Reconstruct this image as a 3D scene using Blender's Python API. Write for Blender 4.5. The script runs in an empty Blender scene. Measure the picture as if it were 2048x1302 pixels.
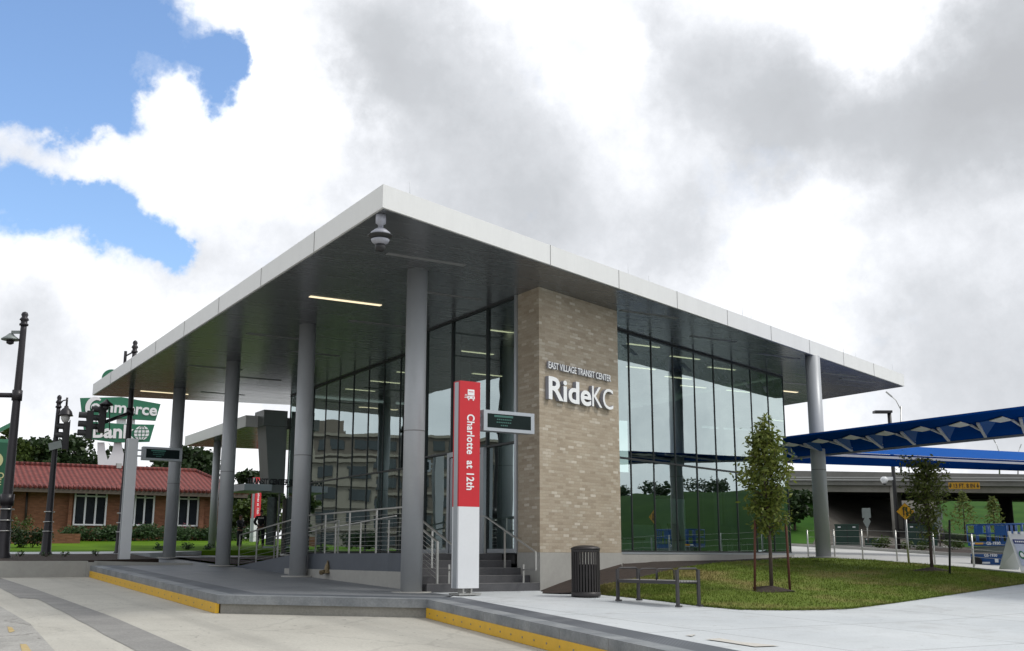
import bpy, bmesh, math, random
from mathutils import Vector, Matrix
R = math.radians
rnd = random.Random(7)
sc = bpy.context.scene
col = sc.collection

# ------------------------------------------------------------------ camera
CAM = Vector((-13.96487, -22.10478, 0.77169))
FOC = 2184.768
RT = Vector((0.8585361821, -0.5127516270, 0.0011802721)).normalized()
UP = Vector((-0.1069303141, -0.1767887871, 0.9784230336)).normalized()
FW = Vector((0.5014793435, 0.8401377826, 0.2066082629)).normalized()
cd = bpy.data.cameras.new('camera'); cam = bpy.data.objects.new('camera', cd); col.objects.link(cam)
cam.matrix_world = Matrix(((RT.x, UP.x, -FW.x, CAM.x), (RT.y, UP.y, -FW.y, CAM.y), (RT.z, UP.z, -FW.z, CAM.z), (0, 0, 0, 1)))
cd.sensor_width = 36; cd.lens = FOC / 2048 * 36; cd.clip_start = 0.1; cd.clip_end = 3000
sc.camera = cam

# survey helpers: where a line of sight of the survey photo meets a real surface
def ray(u, v): return FW * FOC + RT * (u - 1024) + UP * (651 - v)
def Dp(u, v, d):
    r = ray(u, v); return CAM + r * (d / math.hypot(r.x, r.y))
def Zp(u, v, z):
    r = ray(u, v); return CAM + r * ((z - CAM.z) / r.z)
def Xp(u, v, x):
    r = ray(u, v); return CAM + r * ((x - CAM.x) / r.x)
def Yp(u, v, y):
    r = ray(u, v); return CAM + r * ((y - CAM.y) / r.y)
def Hw(x, y): return 0.03 * y + 0.025 * max(0.0, x - 2)
def Hs(x, y): return -0.35 + 0.03 * y
def hit(u, v, H=Hw):
    r = ray(u, v); r = r / math.hypot(r.x, r.y); d = 8.0
    while d < 90:
        p = CAM + r * d
        if p.z <= H(p.x, p.y): break
        d += 0.02
    return p

# ------------------------------------------------------------------ node helpers
class NT:
    def __init__(s, t): s.t = t; s.n = t.nodes; s.l = t.links
    def add(s, typ, **kw):
        n = s.n.new(typ)
        for k, v in kw.items(): setattr(n, k, v)
        return n
    def put(s, sock, v):
        if hasattr(v, 'is_output') or isinstance(v, bpy.types.NodeSocket): s.l.new(v, sock)
        elif v is not None: sock.default_value = v
    def math(s, op, a, b=None, c=None, clamp=False):
        n = s.add('ShaderNodeMath', operation=op, use_clamp=clamp)
        s.put(n.inputs[0], a)
        if b is not None: s.put(n.inputs[1], b)
        if c is not None: s.put(n.inputs[2], c)
        return n.outputs[0]
    def vec(s, op, a, b=None, out=0, scale=None):
        n = s.add('ShaderNodeVectorMath', operation=op); s.put(n.inputs[0], a)
        if b is not None: s.put(n.inputs[1], b)
        if scale is not None: s.put(n.inputs['Scale'], scale)
        return n.outputs[out]
    def noise(s, vec, scale, detail=4, rough=.55, out='Fac', dist=0):
        n = s.add('ShaderNodeTexNoise'); s.put(n.inputs['Vector'], vec); n.inputs['Scale'].default_value = scale
        n.inputs['Detail'].default_value = detail; n.inputs['Roughness'].default_value = rough; n.inputs['Distortion'].default_value = dist
        return n.outputs[out]
    def ramp(s, f, pts, interp='LINEAR'):
        n = s.add('ShaderNodeValToRGB'); s.put(n.inputs[0], f); e = n.color_ramp.elements; n.color_ramp.interpolation = interp
        while len(e) < len(pts): e.new(0.5)
        for i, (p, c) in enumerate(pts):
            e[i].position = p; e[i].color = (c[0], c[1], c[2], 1) if hasattr(c, '__len__') else (c, c, c, 1)
        return n.outputs[0]
    def mix(s, f, a, b, blend='MIX'):
        n = s.add('ShaderNodeMix', data_type='RGBA', blend_type=blend); s.put(n.inputs[0], f)
        for k, v in ((6, a), (7, b)):
            if isinstance(v, (tuple, list)): v = (*v[:3], 1)
            s.put(n.inputs[k], v)
        return n.outputs[2]

# ------------------------------------------------------------------ world: sky texture with broken cloud
SUN_EL, SUN_AZ = 52, 128      # azimuth clockwise from +Y
w = bpy.data.worlds.new('World'); sc.world = w; w.use_nodes = True
T = NT(w.node_tree); T.n.clear()
sky = T.add('ShaderNodeTexSky', sky_type='NISHITA'); sky.sun_disc = False
sky.sun_elevation = R(SUN_EL); sky.sun_rotation = R(SUN_AZ); sky.air_density = 1.0; sky.dust_density = 1.0
tc = T.add('ShaderNodeTexCoord'); d0 = tc.outputs['Generated']
n1 = T.noise(d0, 6.0, 6, .62, 'Color'); n2 = T.noise(d0, 26.0, 5, .6, 'Color')
wv = T.vec('ADD', T.vec('SCALE', T.vec('SUBTRACT', n1, (.5, .5, .5)), scale=.085), T.vec('SCALE', T.vec('SUBTRACT', n2, (.5, .5, .5)), scale=.055))
wd = T.vec('NORMALIZE', T.vec('ADD', d0, wv))
def blobs(lst):
    tot = None
    for (u, v, r, a) in lst:
        c = (Vector(u) if hasattr(u, '__len__') else ray(u, v)).normalized(); k = 2.0 / (r / FOC) ** 2
        dt = T.vec('DOT_PRODUCT', wd, tuple(c), out=1)
        g = T.math('MULTIPLY', T.math('EXPONENT', T.math('MULTIPLY', T.math('SUBTRACT', dt, 1.0), k)), a)
        tot = g if tot is None else T.math('ADD', tot, g)
    return tot
blue = blobs([(60, 40, 210, 1.3), (-150, 0, 280, 1.0), (310, 70, 95, .75), (435, 150, 60, 1.0), (480, 150, 35, .5), (60, 140, 120, .9), (190, 190, 80, .7), (440, 170, 50, .5), (300, 195, 55, -.7), (262, 125, 30, -.5),
              (-40, 390, 70, 1.3), (60, 385, 45, 1.1), (140, 395, 45, 1.3), (205, 425, 45, 1.35), (265, 462, 45, 1.4), (318, 495, 40, 1.4), (350, 515, 28, 1.0), (540, 30, 130, -.8), (120, 315, 60, -.9), (0, 300, 60, -.8), (220, 320, 60, -.6), (380, 330, 80, -.4)])
grey = blobs([(740, 110, 130, .75), (880, 270, 170, .75), (1000, 440, 130, .55), (860, 20, 120, .3), (1120, 300, 110, .40), (1100, 480, 120, .35), (1370, 120, 150, .55), (1500, 250, 130, .55), (1640, 250, 130, .6),
              (1820, 270, 130, .65), (2000, 200, 120, .85), (2080, 80, 130, .75), (1340, 480, 130, .6), (1250, 110, 55, -.6), (1745, 60, 120, -.7), (1900, 740, 180, .45), (2000, 900, 200, .35),
              (340, 540, 70, .30), (640, 200, 90, -.7), (60, 720, 150, .28), (100, 620, 60, .2), (700, 500, 90, .15), (1600, 460, 150, -.3), (2500, 200, 500, .5), ((-1, -.25, .35), 0, 2000, 1.0)])  # last blob: unseen grey cloud behind left, added to dim the left fascia
fb = T.noise(d0, 9.0, 8, .62)
fb2 = T.noise(d0, 3.2, 5, .6)
fb3b = T.noise(d0, 7.0, 9, .66)
bm = T.ramp(T.math('ADD', blue, T.math('MULTIPLY', T.math('SUBTRACT', fb3b, .5), 1.7)), [(.14, 0), (.36, .14), (.56, .42), (.80, .85), (1, 1)])
fb3 = T.noise(d0, 4.5, 9, .66)
gm = T.math('ADD', grey, T.math('MULTIPLY', T.math('SUBTRACT', fb3, .5), 1.9))
gm = T.math('ADD', gm, T.math('MULTIPLY', T.math('SUBTRACT', fb2, .5), .7))
cl = T.ramp(T.math('MULTIPLY', T.math('ADD', gm, .12), .60), [(.0, (10.8, 10.9, 11.0)), (.13, (9.0, 9.15, 9.45)), (.24, (7.7, 7.9, 8.3)), (.40, (6.3, 6.5, 6.85)), (.62, (5.2, 5.4, 5.7)), (1, (4.5, 4.65, 4.9))])
skyc = T.mix(1.0, sky.outputs[0], (1.55, 1.72, 1.9), 'MULTIPLY')
mixc = T.mix(bm, cl, skyc)
bg = T.add('ShaderNodeBackground'); T.l.new(mixc, bg.inputs[0]); bg.inputs[1].default_value = .1
wo = T.add('ShaderNodeOutputWorld'); T.l.new(bg.outputs[0], wo.inputs[0])

# sun, softened by thin cloud
sd = bpy.data.lights.new('sun', 'SUN'); so = bpy.data.objects.new('sun', sd); col.objects.link(so)
sd.energy = 1.4; sd.angle = R(11); sd.color = (1, .96, .9)
sdir = Vector((math.sin(R(SUN_AZ)) * math.cos(R(SUN_EL)), math.cos(R(SUN_AZ)) * math.cos(R(SUN_EL)), math.sin(R(SUN_EL))))
so.rotation_euler = sdir.to_track_quat('Z', 'Y').to_euler(); so.location = (0, -20, 60)

sc.view_settings.view_transform = 'Standard'; sc.view_settings.look = 'None'
sc.view_settings.exposure = 0.25; sc.view_settings.gamma = 1.0
sc.render.engine = 'CYCLES'
sc.cycles.max_bounces = 10; sc.cycles.transparent_max_bounces = 16; sc.cycles.glossy_bounces = 5

# ------------------------------------------------------------------ materials
def new_mat(name):
    m = bpy.data.materials.new(name); m.use_nodes = True; t = NT(m.node_tree); t.n.clear()
    o = t.add('ShaderNodeOutputMaterial'); p = t.add('ShaderNodeBsdfPrincipled'); t.l.new(p.outputs[0], o.inputs[0])
    return m, t, p, o
def pmat(name, c, rough=.5, metal=0, var=.12, vs=3.0, bump=0, bs=40, spec=.5, coat=0, streak=None, emis=None):
    m, t, p, o = new_mat(name)
    tcn = t.add('ShaderNodeTexCoord'); v = tcn.outputs['Object']
    if streak:
        mp = t.add('ShaderNodeMapping'); t.l.new(v, mp.inputs[0]); mp.inputs['Scale'].default_value = streak; v = mp.outputs[0]
    if var:
        f = t.math('ADD', t.math('MULTIPLY', t.noise(v, vs, 5, .6), .65), t.math('MULTIPLY', t.noise(v, vs * 9, 3, .6), .35))
        k = t.ramp(f, [(.3, 1 - var), (.7, 1 + var)])
        cc = t.mix(1.0, (c[0], c[1], c[2]), k, 'MULTIPLY'); t.l.new(cc, p.inputs['Base Color'])
        t.l.new(t.math('ADD', t.math('MULTIPLY', f, .15), rough - .07, clamp=True), p.inputs['Roughness'])
    else:
        p.inputs['Base Color'].default_value = (*c, 1); p.inputs['Roughness'].default_value = rough
    p.inputs['Metallic'].default_value = metal; p.inputs['Specular IOR Level'].default_value = spec; p.inputs['Coat Weight'].default_value = coat
    if bump:
        b = t.add('ShaderNodeBump'); b.inputs['Strength'].default_value = bump; b.inputs['Distance'].default_value = .02
        t.l.new(t.noise(v, bs, 5, .6), b.inputs['Height']); t.l.new(b.outputs[0], p.inputs['Normal'])
    if emis:
        p.inputs['Emission Color'].default_value = (*emis[0], 1); p.inputs['Emission Strength'].default_value = emis[1]
    return m
M = {}
M['fascia'] = pmat('fascia_metal', (.72, .73, .72), .42, 0, .05, 1.3, spec=.5, streak=(1.6, 1.6, .25), bump=.02, bs=1.2)
M['joint'] = pmat('panel_joint', (.22, .22, .22), .8)
M['column'] = pmat('painted_column', (.40, .42, .44), .42, .15, .05, 2, bump=.05, bs=60)
M['steel'] = pmat('stainless', (.46, .46, .44), .35, .85, .08, 6)
M['alu'] = pmat('aluminium_frame', (.42, .45, .48), .35, .6, .04, 3)
M['dark_alu'] = pmat('dark_mullion', (.035, .04, .042), .4, .3, .1, 3)
M['blackm'] = pmat('black_paint', (.018, .018, .02), .45, 0, .2, 5)
M['polem'] = pmat('bronze_pole', (.022, .02, .024), .38, .2, .2, 4)
M['white'] = pmat('white_paint', (.72, .74, .76), .4, 0, .03, 2)
M['letter'] = pmat('letter_white', (.85, .87, .88), .4, 0, .02, 2)
M['lside'] = pmat('letter_return', (.30, .31, .36), .4, 0, .02, 2)
M['red'] = pmat('red_panel', (.56, .012, .022), .4, 0, .03, 1.2)
M['yellow'] = pmat('yellow_rail', (.68, .40, .02), .5, 0, .1, 6, bump=.05, bs=40)
M['dgreen'] = pmat('utility_green', (.014, .045, .032), .5, 0, .15, 2)
M['bgreen'] = pmat('bank_green', (.02, .17, .09), .45, 0, .06, 2)
M['lgreen'] = pmat('pale_green_edge', (.06, .22, .13), .5, 0, .08, 2)
M['lift'] = pmat('lift_blue', (.012, .07, .24), .4, 0, .15, 3)
M['canopy'] = pmat('canopy_blue', (.003, .04, .215), .7, 0, .1, 1.2, spec=0)
M['canopy_lit'] = pmat('canopy_blue_lit', (.010, .085, .34), .6, 0, .08, 1.2, spec=.03)  # brighter copy of canopy blue: light on folds and fascia put into colour
M['trim'] = pmat('canopy_trim', (.36, .37, .42), .5, .2, .1, 2)
M['frost'] = pmat('frosted_skylight', (.62, .62, .64), .6)
M['rubber'] = pmat('rubber', (.02, .02, .02), .85)
M['sign_grey'] = pmat('sign_back', (.22, .25, .24), .5, .4, .15, 3)
M['sign_yellow'] = pmat('warning_yellow', (.72, .36, .01), .5, 0, .05, 3)
M['clear_sign'] = pmat('clearance_yellow', (.52, .27, .01), .55, 0, .1, 3)
M['slats'] = pmat('bench_slats', (.24, .235, .23), .7, 0, .2, 8)
M['bench'] = pmat('bench_bronze', (.05, .048, .05), .5, .2, .1, 4)
M['can'] = pmat('litter_bin_bronze', (.04, .036, .036), .45, .3, .15, 4)
M['liner'] = pmat('bin_liner', (.012, .012, .012), .9)
M['cloth'] = pmat('navy_uniform', (.008, .009, .016), .85, 0, .2, 20)
M['vest'] = pmat('black_vest', (.006, .006, .008), .8, 0, .2, 20)
M['skin'] = pmat('skin', (.25, .13, .09), .6)
M['hair'] = pmat('hair', (.012, .009, .008), .8)
M['bark'] = pmat('bark', (.07, .05, .04), .9, 0, .35, 14, bump=.4, bs=60)
M['stake'] = pmat('tree_stake_wood', (.10, .035, .022), .8, 0, .3, 10)
M['stake_dark'] = pmat('dark_stake', (.012, .014, .013), .7, 0, .2, 10)
M['globe'] = pmat('lamp_globe', (.6, .6, .58), .2)
M['brass'] = pmat('brass', (.17, .13, .07), .4, .6, .4, 25, bump=.4, bs=50)
M['conc_dark'] = pmat('ramp_wall_grey', (.085, .098, .118), .6, 0, .14, 1.5, bump=.1, bs=20)
M['conc_base'] = pmat('base_concrete', (.36, .355, .33), .85, 0, .12, 1.1, bump=.15, bs=25)
M['step'] = pmat('step_concrete', (.088, .088, .093), .8, 0, .22, 3, bump=.2, bs=30)
M['step_edge'] = pmat('step_nosing', (.22, .22, .215), .7, 0, .2, 5)
M['panel'] = pmat('green_grey_panel', (.19, .21, .205), .38, .3, .06, .8)
M['doorpanel'] = pmat('door_brown_grey', (.20, .19, .175), .5, .1, .06, 1)
M['intfloor'] = pmat('inside_floor', (.10, .10, .10), .3, 0, .1, 1)
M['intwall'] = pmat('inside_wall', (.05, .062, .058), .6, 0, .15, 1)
M['intwhite'] = pmat('inside_pale', (.35, .42, .40), .6)
M['chair'] = pmat('inside_chair', (.02, .02, .022), .5)
M['offlight'] = pmat('unlit_diffuser', (.22, .225, .23), .5)
M['warm'] = pmat('lit_diffuser', (.8, .75, .6), .5, var=0, emis=((1, .84, .55), .95))
M['warmin'] = pmat('lit_diffuser_inside', (.8, .75, .6), .5, var=0, emis=((1, .83, .55), 1.25))
M['screen'] = pmat('led_screen', (.006, .014, .014), .5, 0, .2, 3, spec=.15)
M['screen_ink'] = pmat('screen_text', (.03, .10, .085), .5, var=0, emis=((.12, .40, .32), .06))
M['office'] = pmat('office_stone', (.14, .12, .10), .8, 0, .15, .4)
M['office2'] = pmat('office_tan', (.25, .23, .19), .8, 0, .1, .4)
M['ofglass'] = pmat('office_glass', (.03, .04, .045), .2, 0, .3, .5)
M['girder'] = pmat('bridge_concrete', (.25, .238, .21), .85, 0, .22, .6, bump=.15, bs=10, streak=(1, 1, 3))
M['parapet'] = pmat('bridge_parapet', (.22, .215, .20), .85, 0, .2, .5)
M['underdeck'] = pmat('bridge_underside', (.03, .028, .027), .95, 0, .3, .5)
M['bag'] = pmat('orange_jacket', (.5, .12, .02), .8)
M['mulch'] = pmat('mulch', (.034, .022, .016), .95, 0, .5, 6, bump=1.0, bs=22)
M['pink'] = pmat('pink_blossom', (.45, .12, .15), .8)

# soffit : brushed dark composite panels, glossy
m, t, p, o = new_mat('soffit_metal'); tcn = t.add('ShaderNodeTexCoord')
mp = t.add('ShaderNodeMapping'); t.l.new(tcn.outputs['Object'], mp.inputs[0]); mp.inputs['Scale'].default_value = (.35, 5, 1)
f = t.noise(mp.outputs[0], 1.6, 6, .65)
t.l.new(t.ramp(f, [(.3, (.145, .152, .162)), (.7, (.18, .188, .20))]), p.inputs['Base Color'])
t.l.new(t.ramp(f, [(.3, .18), (.7, .30)]), p.inputs['Roughness']); p.inputs['Metallic'].default_value = .35
bmp = t.add('ShaderNodeBump'); bmp.inputs['Strength'].default_value = .012; bmp.inputs['Distance'].default_value = .02; t.l.new(f, bmp.inputs['Height']); t.l.new(bmp.outputs[0], p.inputs['Normal'])
M['soffit'] = m

# brick
def brick_mat(name, stops, bw, bh, mortar, msz=.006, moff=0):
    m, t, p, o = new_mat(name); uv = t.add('ShaderNodeUVMap'); uv.uv_map = 'UVMap'
    b = t.add('ShaderNodeTexBrick'); t.l.new(uv.outputs[0], b.inputs['Vector'])
    b.inputs['Color1'].default_value = (0, 0, 0, 1); b.inputs['Color2'].default_value = (1, 1, 1, 1); b.inputs['Mortar'].default_value = (.5, .5, .5, 1)
    b.inputs['Scale'].default_value = 1; b.inputs['Mortar Size'].default_value = msz; b.inputs['Mortar Smooth'].default_value = .3
    b.inputs['Brick Width'].default_value = bw; b.inputs['Row Height'].default_value = bh
    c = t.ramp(b.outputs['Color'], stops)
    n = t.noise(uv.outputs[0], .9, 5, .6); c = t.mix(1.0, c, t.ramp(n, [(.3, .94), (.7, 1.06)]), 'MULTIPLY')
    n3 = t.noise(uv.outputs[0], 30, 4, .6); c = t.mix(1.0, c, t.ramp(n3, [(.3, .88), (.7, 1.12)]), 'MULTIPLY')
    c = t.mix(b.outputs['Fac'], c, mortar); t.l.new(c, p.inputs['Base Color']); p.inputs['Roughness'].default_value = .88
    bp = t.add('ShaderNodeBump'); bp.inputs['Strength'].default_value = .5; bp.inputs['Distance'].default_value = .01; bp.invert = True
    t.l.new(b.outputs['Fac'], bp.inputs['Height']); t.l.new(bp.outputs[0], p.inputs['Normal'])
    return m
M['brick'] = brick_mat('pier_brick', [(.0, (.33, .275, .205)), (.3, (.385, .325, .245)), (.6, (.41, .35, .27)), (.85, (.425, .37, .29)), (.95, (.50, .45, .37)), (1, (.57, .52, .44))], .235, .072, (.36, .305, .235), .005)
M['redbrick'] = brick_mat('bank_brick', [(0, (.17, .07, .036)), (.5, (.215, .09, .046)), (1, (.255, .11, .06))], .24, .08, (.17, .10, .07))

# clay tile roof
m, t, p, o = new_mat('clay_tiles'); uv = t.add('ShaderNodeUVMap'); uv.uv_map = 'UVMap'
wv1 = t.add('ShaderNodeTexWave', wave_type='BANDS', bands_direction='X'); t.l.new(uv.outputs[0], wv1.inputs[0]); wv1.inputs['Scale'].default_value = 1.1
wv2 = t.add('ShaderNodeTexWave', wave_type='BANDS', bands_direction='Y', wave_profile='SAW'); t.l.new(uv.outputs[0], wv2.inputs[0]); wv2.inputs['Scale'].default_value = .9
hh = t.math('ADD', t.math('MULTIPLY', wv1.outputs['Fac'], .7), t.math('MULTIPLY', wv2.outputs['Fac'], .5))
n = t.noise(uv.outputs[0], 2.5, 6, .7)
c = t.ramp(n, [(.3, (.10, .02, .018)), (.5, (.15, .03, .025)), (.7, (.20, .048, .036))])
c = t.mix(1.0, c, t.ramp(hh, [(.1, .55), (.8, 1.25)]), 'MULTIPLY'); t.l.new(c, p.inputs['Base Color']); p.inputs['Roughness'].default_value = .8
bp = t.add('ShaderNodeBump'); bp.inputs['Strength'].default_value = 1; bp.inputs['Distance'].default_value = .08; t.l.new(hh, bp.inputs['Height']); t.l.new(bp.outputs[0], p.inputs['Normal'])
M['tiles'] = m

# glass : thin, tinted, reflective
def glass_mat(name, tint, base, kf=.9):
    m, t, p, o = new_mat(name); t.n.remove(p)
    tcn = t.add('ShaderNodeTexCoord'); bp = t.add('ShaderNodeBump'); bp.inputs['Strength'].default_value = .06; bp.inputs['Distance'].default_value = .05
    t.l.new(t.noise(tcn.outputs['Object'], .7, 2, .4), bp.inputs['Height'])
    tr = t.add('ShaderNodeBsdfTransparent'); tr.inputs[0].default_value = (*tint, 1)
    gl = t.add('ShaderNodeBsdfGlossy'); gl.inputs['Roughness'].default_value = 0; gl.inputs[0].default_value = (.80, .93, .93, 1); t.l.new(bp.outputs[0], gl.inputs['Normal'])
    fr = t.add('ShaderNodeFresnel'); fr.inputs[0].default_value = 1.5; t.l.new(bp.outputs[0], fr.inputs['Normal'])
    fac = t.math('ADD', t.math('MULTIPLY', fr.outputs[0], kf), base, clamp=True)
    mx = t.add('ShaderNodeMixShader'); t.l.new(fac, mx.inputs[0]); t.l.new(tr.outputs[0], mx.inputs[1]); t.l.new(gl.outputs[0], mx.inputs[2]); t.l.new(mx.outputs[0], o.inputs[0])
    return m
M['glass'] = glass_mat('curtain_glass', (.52, .70, .64), .42)
M['wingglass'] = pmat('wing_glass', (.05, .06, .052), .15, 0, .6, 1.4, spec=.6)
M['bankglass'] = pmat('bank_window_glass', (.016, .02, .025), .12, 0, .5, .4, spec=.6)

def ground_mat(name, c1, c2, scale=.4, rough=.85, spots=0.0, joint=None, bump=.2, fine=.12, crack=0, tyre=0, stain=0):
    m, t, p, o = new_mat(name); tcn = t.add('ShaderNodeTexCoord'); v = tcn.outputs['Object']
    c = t.ramp(t.noise(v, scale, 7, .62), [(.32, c1), (.68, c2)])
    c = t.mix(1.0, c, t.ramp(t.noise(v, 24, 4, .7), [(.3, 1 - fine), (.7, 1 + fine)]), 'MULTIPLY')
    if spots:
        s = t.noise(v, 5.5, 3, .5); c = t.mix(t.ramp(s, [(.70, 0), (.735, spots)]), c, (.05, .045, .04))
        mp = t.add('ShaderNodeMapping'); t.l.new(v, mp.inputs[0]); mp.inputs['Scale'].default_value = (9, 3, 1)
        s = t.noise(mp.outputs[0], 1.3, 5, .7); c = t.mix(t.ramp(s, [(.60, 0), (.78, spots * .7)]), c, (.10, .095, .085))
    if stain:
        s = t.noise(v, 1.1, 8, .7, dist=1.0); c = t.mix(t.ramp(s, [(.52, 0), (.70, stain)]), c, (.27, .265, .25))
        s = t.noise(v, .55, 3, .5); c = t.mix(1.0, c, t.ramp(s, [(.3, .92), (.7, 1.05)]), 'MULTIPLY')
        s = t.noise(v, 9, 2, .5); c = t.mix(t.ramp(s, [(.745, 0), (.76, .55)]), c, (.10, .10, .095))
    if tyre:
        mp = t.add('ShaderNodeMapping'); t.l.new(v, mp.inputs[0]); mp.inputs['Rotation'].default_value = (0, 0, R(-6)); mp.inputs['Scale'].default_value = (1.5, .035, 1)
        s = t.noise(mp.outputs[0], 1.0, 4, .6); c = t.mix(t.ramp(s, [(.50, 0), (.68, tyre)]), c, (.16, .155, .145))
    if crack:
        vo = t.add('ShaderNodeTexVoronoi', feature='DISTANCE_TO_EDGE'); vo.inputs['Scale'].default_value = .22
        t.l.new(t.vec('ADD', v, t.vec('SCALE', t.noise(v, 1.5, 5, .6, 'Color'), scale=.9)), vo.inputs['Vector'])
        c = t.mix(t.ramp(vo.outputs['Distance'], [(.0, crack), (.004, crack), (.010, 0)]), c, (.11, .105, .095))
    if joint:
        b = t.add('ShaderNodeTexBrick'); t.l.new(v, b.inputs['Vector']); b.offset = 0; b.inputs['Scale'].default_value = 1; b.inputs['Mortar Size'].default_value = .012
        b.inputs['Brick Width'].default_value = joint[0]; b.inputs['Row Height'].default_value = joint[1]
        c = t.mix(t.math('MULTIPLY', b.outputs['Fac'], .75), c, (.10, .10, .10))
    t.l.new(c, p.inputs['Base Color']); p.inputs['Roughness'].default_value = rough
    bp = t.add('ShaderNodeBump'); bp.inputs['Strength'].default_value = bump; bp.inputs['Distance'].default_value = .01
    t.l.new(t.noise(v, 60, 4, .7), bp.inputs['Height']); t.l.new(bp.outputs[0], p.inputs['Normal'])
    return m
M['street'] = ground_mat('street_concrete', (.385, .37, .325), (.49, .475, .42), .35, spots=.85, crack=.2, tyre=.22)
M['street_old'] = ground_mat('old_street_concrete', (.27, .265, .245), (.40, .39, .365), .9, spots=.7, bump=.5, fine=.25, crack=.5)
M['gutter'] = ground_mat('gutter_asphalt', (.20, .195, .187), (.265, .26, .245), 1.2, spots=.4, fine=.2)
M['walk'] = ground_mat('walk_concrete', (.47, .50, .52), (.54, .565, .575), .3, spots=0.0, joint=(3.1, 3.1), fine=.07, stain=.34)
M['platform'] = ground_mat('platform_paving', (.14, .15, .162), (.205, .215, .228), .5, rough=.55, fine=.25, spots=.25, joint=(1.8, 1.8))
M['coping'] = ground_mat('granite_coping', (.13, .145, .16), (.27, .285, .295), 1.6, rough=.6, fine=.15)
M['kerbface'] = ground_mat('kerb_concrete', (.24, .235, .21), (.33, .32, .29), 1.0, rough=.9)
M['base_ground'] = ground_mat('ground_soil', (.12, .12, .11), (.17, .165, .15), .1)
M['dirt'] = ground_mat('bare_dirt', (.045, .04, .032), (.085, .075, .06), .5)
M['far_road'] = ground_mat('far_road_concrete', (.40, .40, .385), (.50, .50, .48), .3)
M['yellow_paint'] = ground_mat('worn_yellow_paint', (.42, .30, .11), (.46, .37, .2), 3)
M['orange_stain'] = ground_mat('orange_stain', (.50, .46, .38), (.52, .51, .48), 2)
# tactile strip with small domes
m, t, p, o = new_mat('tactile_domes'); tcn = t.add('ShaderNodeTexCoord')
vo = t.add('ShaderNodeTexVoronoi'); vo.inputs['Scale'].default_value = 16; vo.inputs['Randomness'].default_value = 0; t.l.new(tcn.outputs['Object'], vo.inputs['Vector'])
c = t.ramp(vo.outputs['Distance'], [(.22, (.16, .175, .195)), (.36, (.075, .085, .10))])
c = t.mix(t.ramp(t.noise(tcn.outputs['Object'], .9, 5, .7), [(.55, 0), (.75, .5)]), c, (.27, .28, .29)); t.l.new(c, p.inputs['Base Color']); p.inputs['Roughness'].default_value = .6
M['tactile'] = m
def grass_mat(name, a, b, dry=None, dsc=.35, scale=1.2):
    m, t, p, o = new_mat(name); tcn = t.add('ShaderNodeTexCoord'); v = tcn.outputs['Object']
    c = t.ramp(t.noise(v, scale, 6, .65), [(.3, a), (.7, b)])
    if dry:
        dn = t.noise(v, dsc, 5, .6); c = t.mix(t.ramp(dn, [(.50, 0), (.66, .8)]), c, dry)
    ri = t.add('ShaderNodeNewGeometry'); c = t.mix(1.0, c, t.ramp(ri.outputs['Random Per Island'], [(0, .6), (1, 1.45)]), 'MULTIPLY')
    t.l.new(c, p.inputs['Base Color']); p.inputs['Roughness'].default_value = .9; p.inputs['Specular IOR Level'].default_value = .04
    return m
M['lawn'] = grass_mat('lawn_turf', (.085, .125, .023), (.135, .175, .04), (.23, .185, .08))
M['blades'] = grass_mat('lawn_blades', (.105, .15, .026), (.16, .205, .045), (.26, .21, .095))
M['bankgrass'] = grass_mat('bank_grass', (.05, .105, .008), (.095, .175, .012), None, scale=.5)
M['slope'] = grass_mat('slope_grass', (.02, .06, .012), (.05, .115, .02), None, scale=.25)
M['bankslope'] = grass_mat('bank_slope_grass', (.014, .035, .010), (.03, .062, .014), None, scale=.3)
def leaf_mat(name, a, b, tl=.35):
    m, t, p, o = new_mat(name); ri = t.add('ShaderNodeNewGeometry'); tcn = t.add('ShaderNodeTexCoord')
    f = t.math('ADD', t.math('MULTIPLY', ri.outputs['Random Per Island'], .6), t.math('MULTIPLY', t.noise(tcn.outputs['Object'], 2.2, 3, .6), .5))
    c = t.ramp(f, [(.15, a), (.85, b)]); t.l.new(c, p.inputs['Base Color']); p.inputs['Roughness'].default_value = .5; p.inputs['Specular IOR Level'].default_value = .3
    tr = t.add('ShaderNodeBsdfTranslucent'); t.l.new(c, tr.inputs[0]); mx = t.add('ShaderNodeMixShader'); mx.inputs[0].default_value = tl
    t.l.new(p.outputs[0], mx.inputs[1]); t.l.new(tr.outputs[0], mx.inputs[2]); t.l.new(mx.outputs[0], o.inputs[0])
    return m
M['leaf'] = leaf_mat('young_leaf', (.045, .08, .014), (.20, .23, .045))
M['leaf_olive'] = leaf_mat('olive_leaf', (.06, .09, .022), (.19, .22, .06), .45)
M['leaf_dark'] = leaf_mat('dark_leaf', (.012, .028, .010), (.035, .065, .018), .2)
M['leaf_mid'] = leaf_mat('mid_leaf', (.03, .055, .012), (.08, .12, .025), .25)
M['leaf_shrub'] = leaf_mat('shrub_leaf', (.03, .065, .028), (.075, .125, .05), .2)

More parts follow.
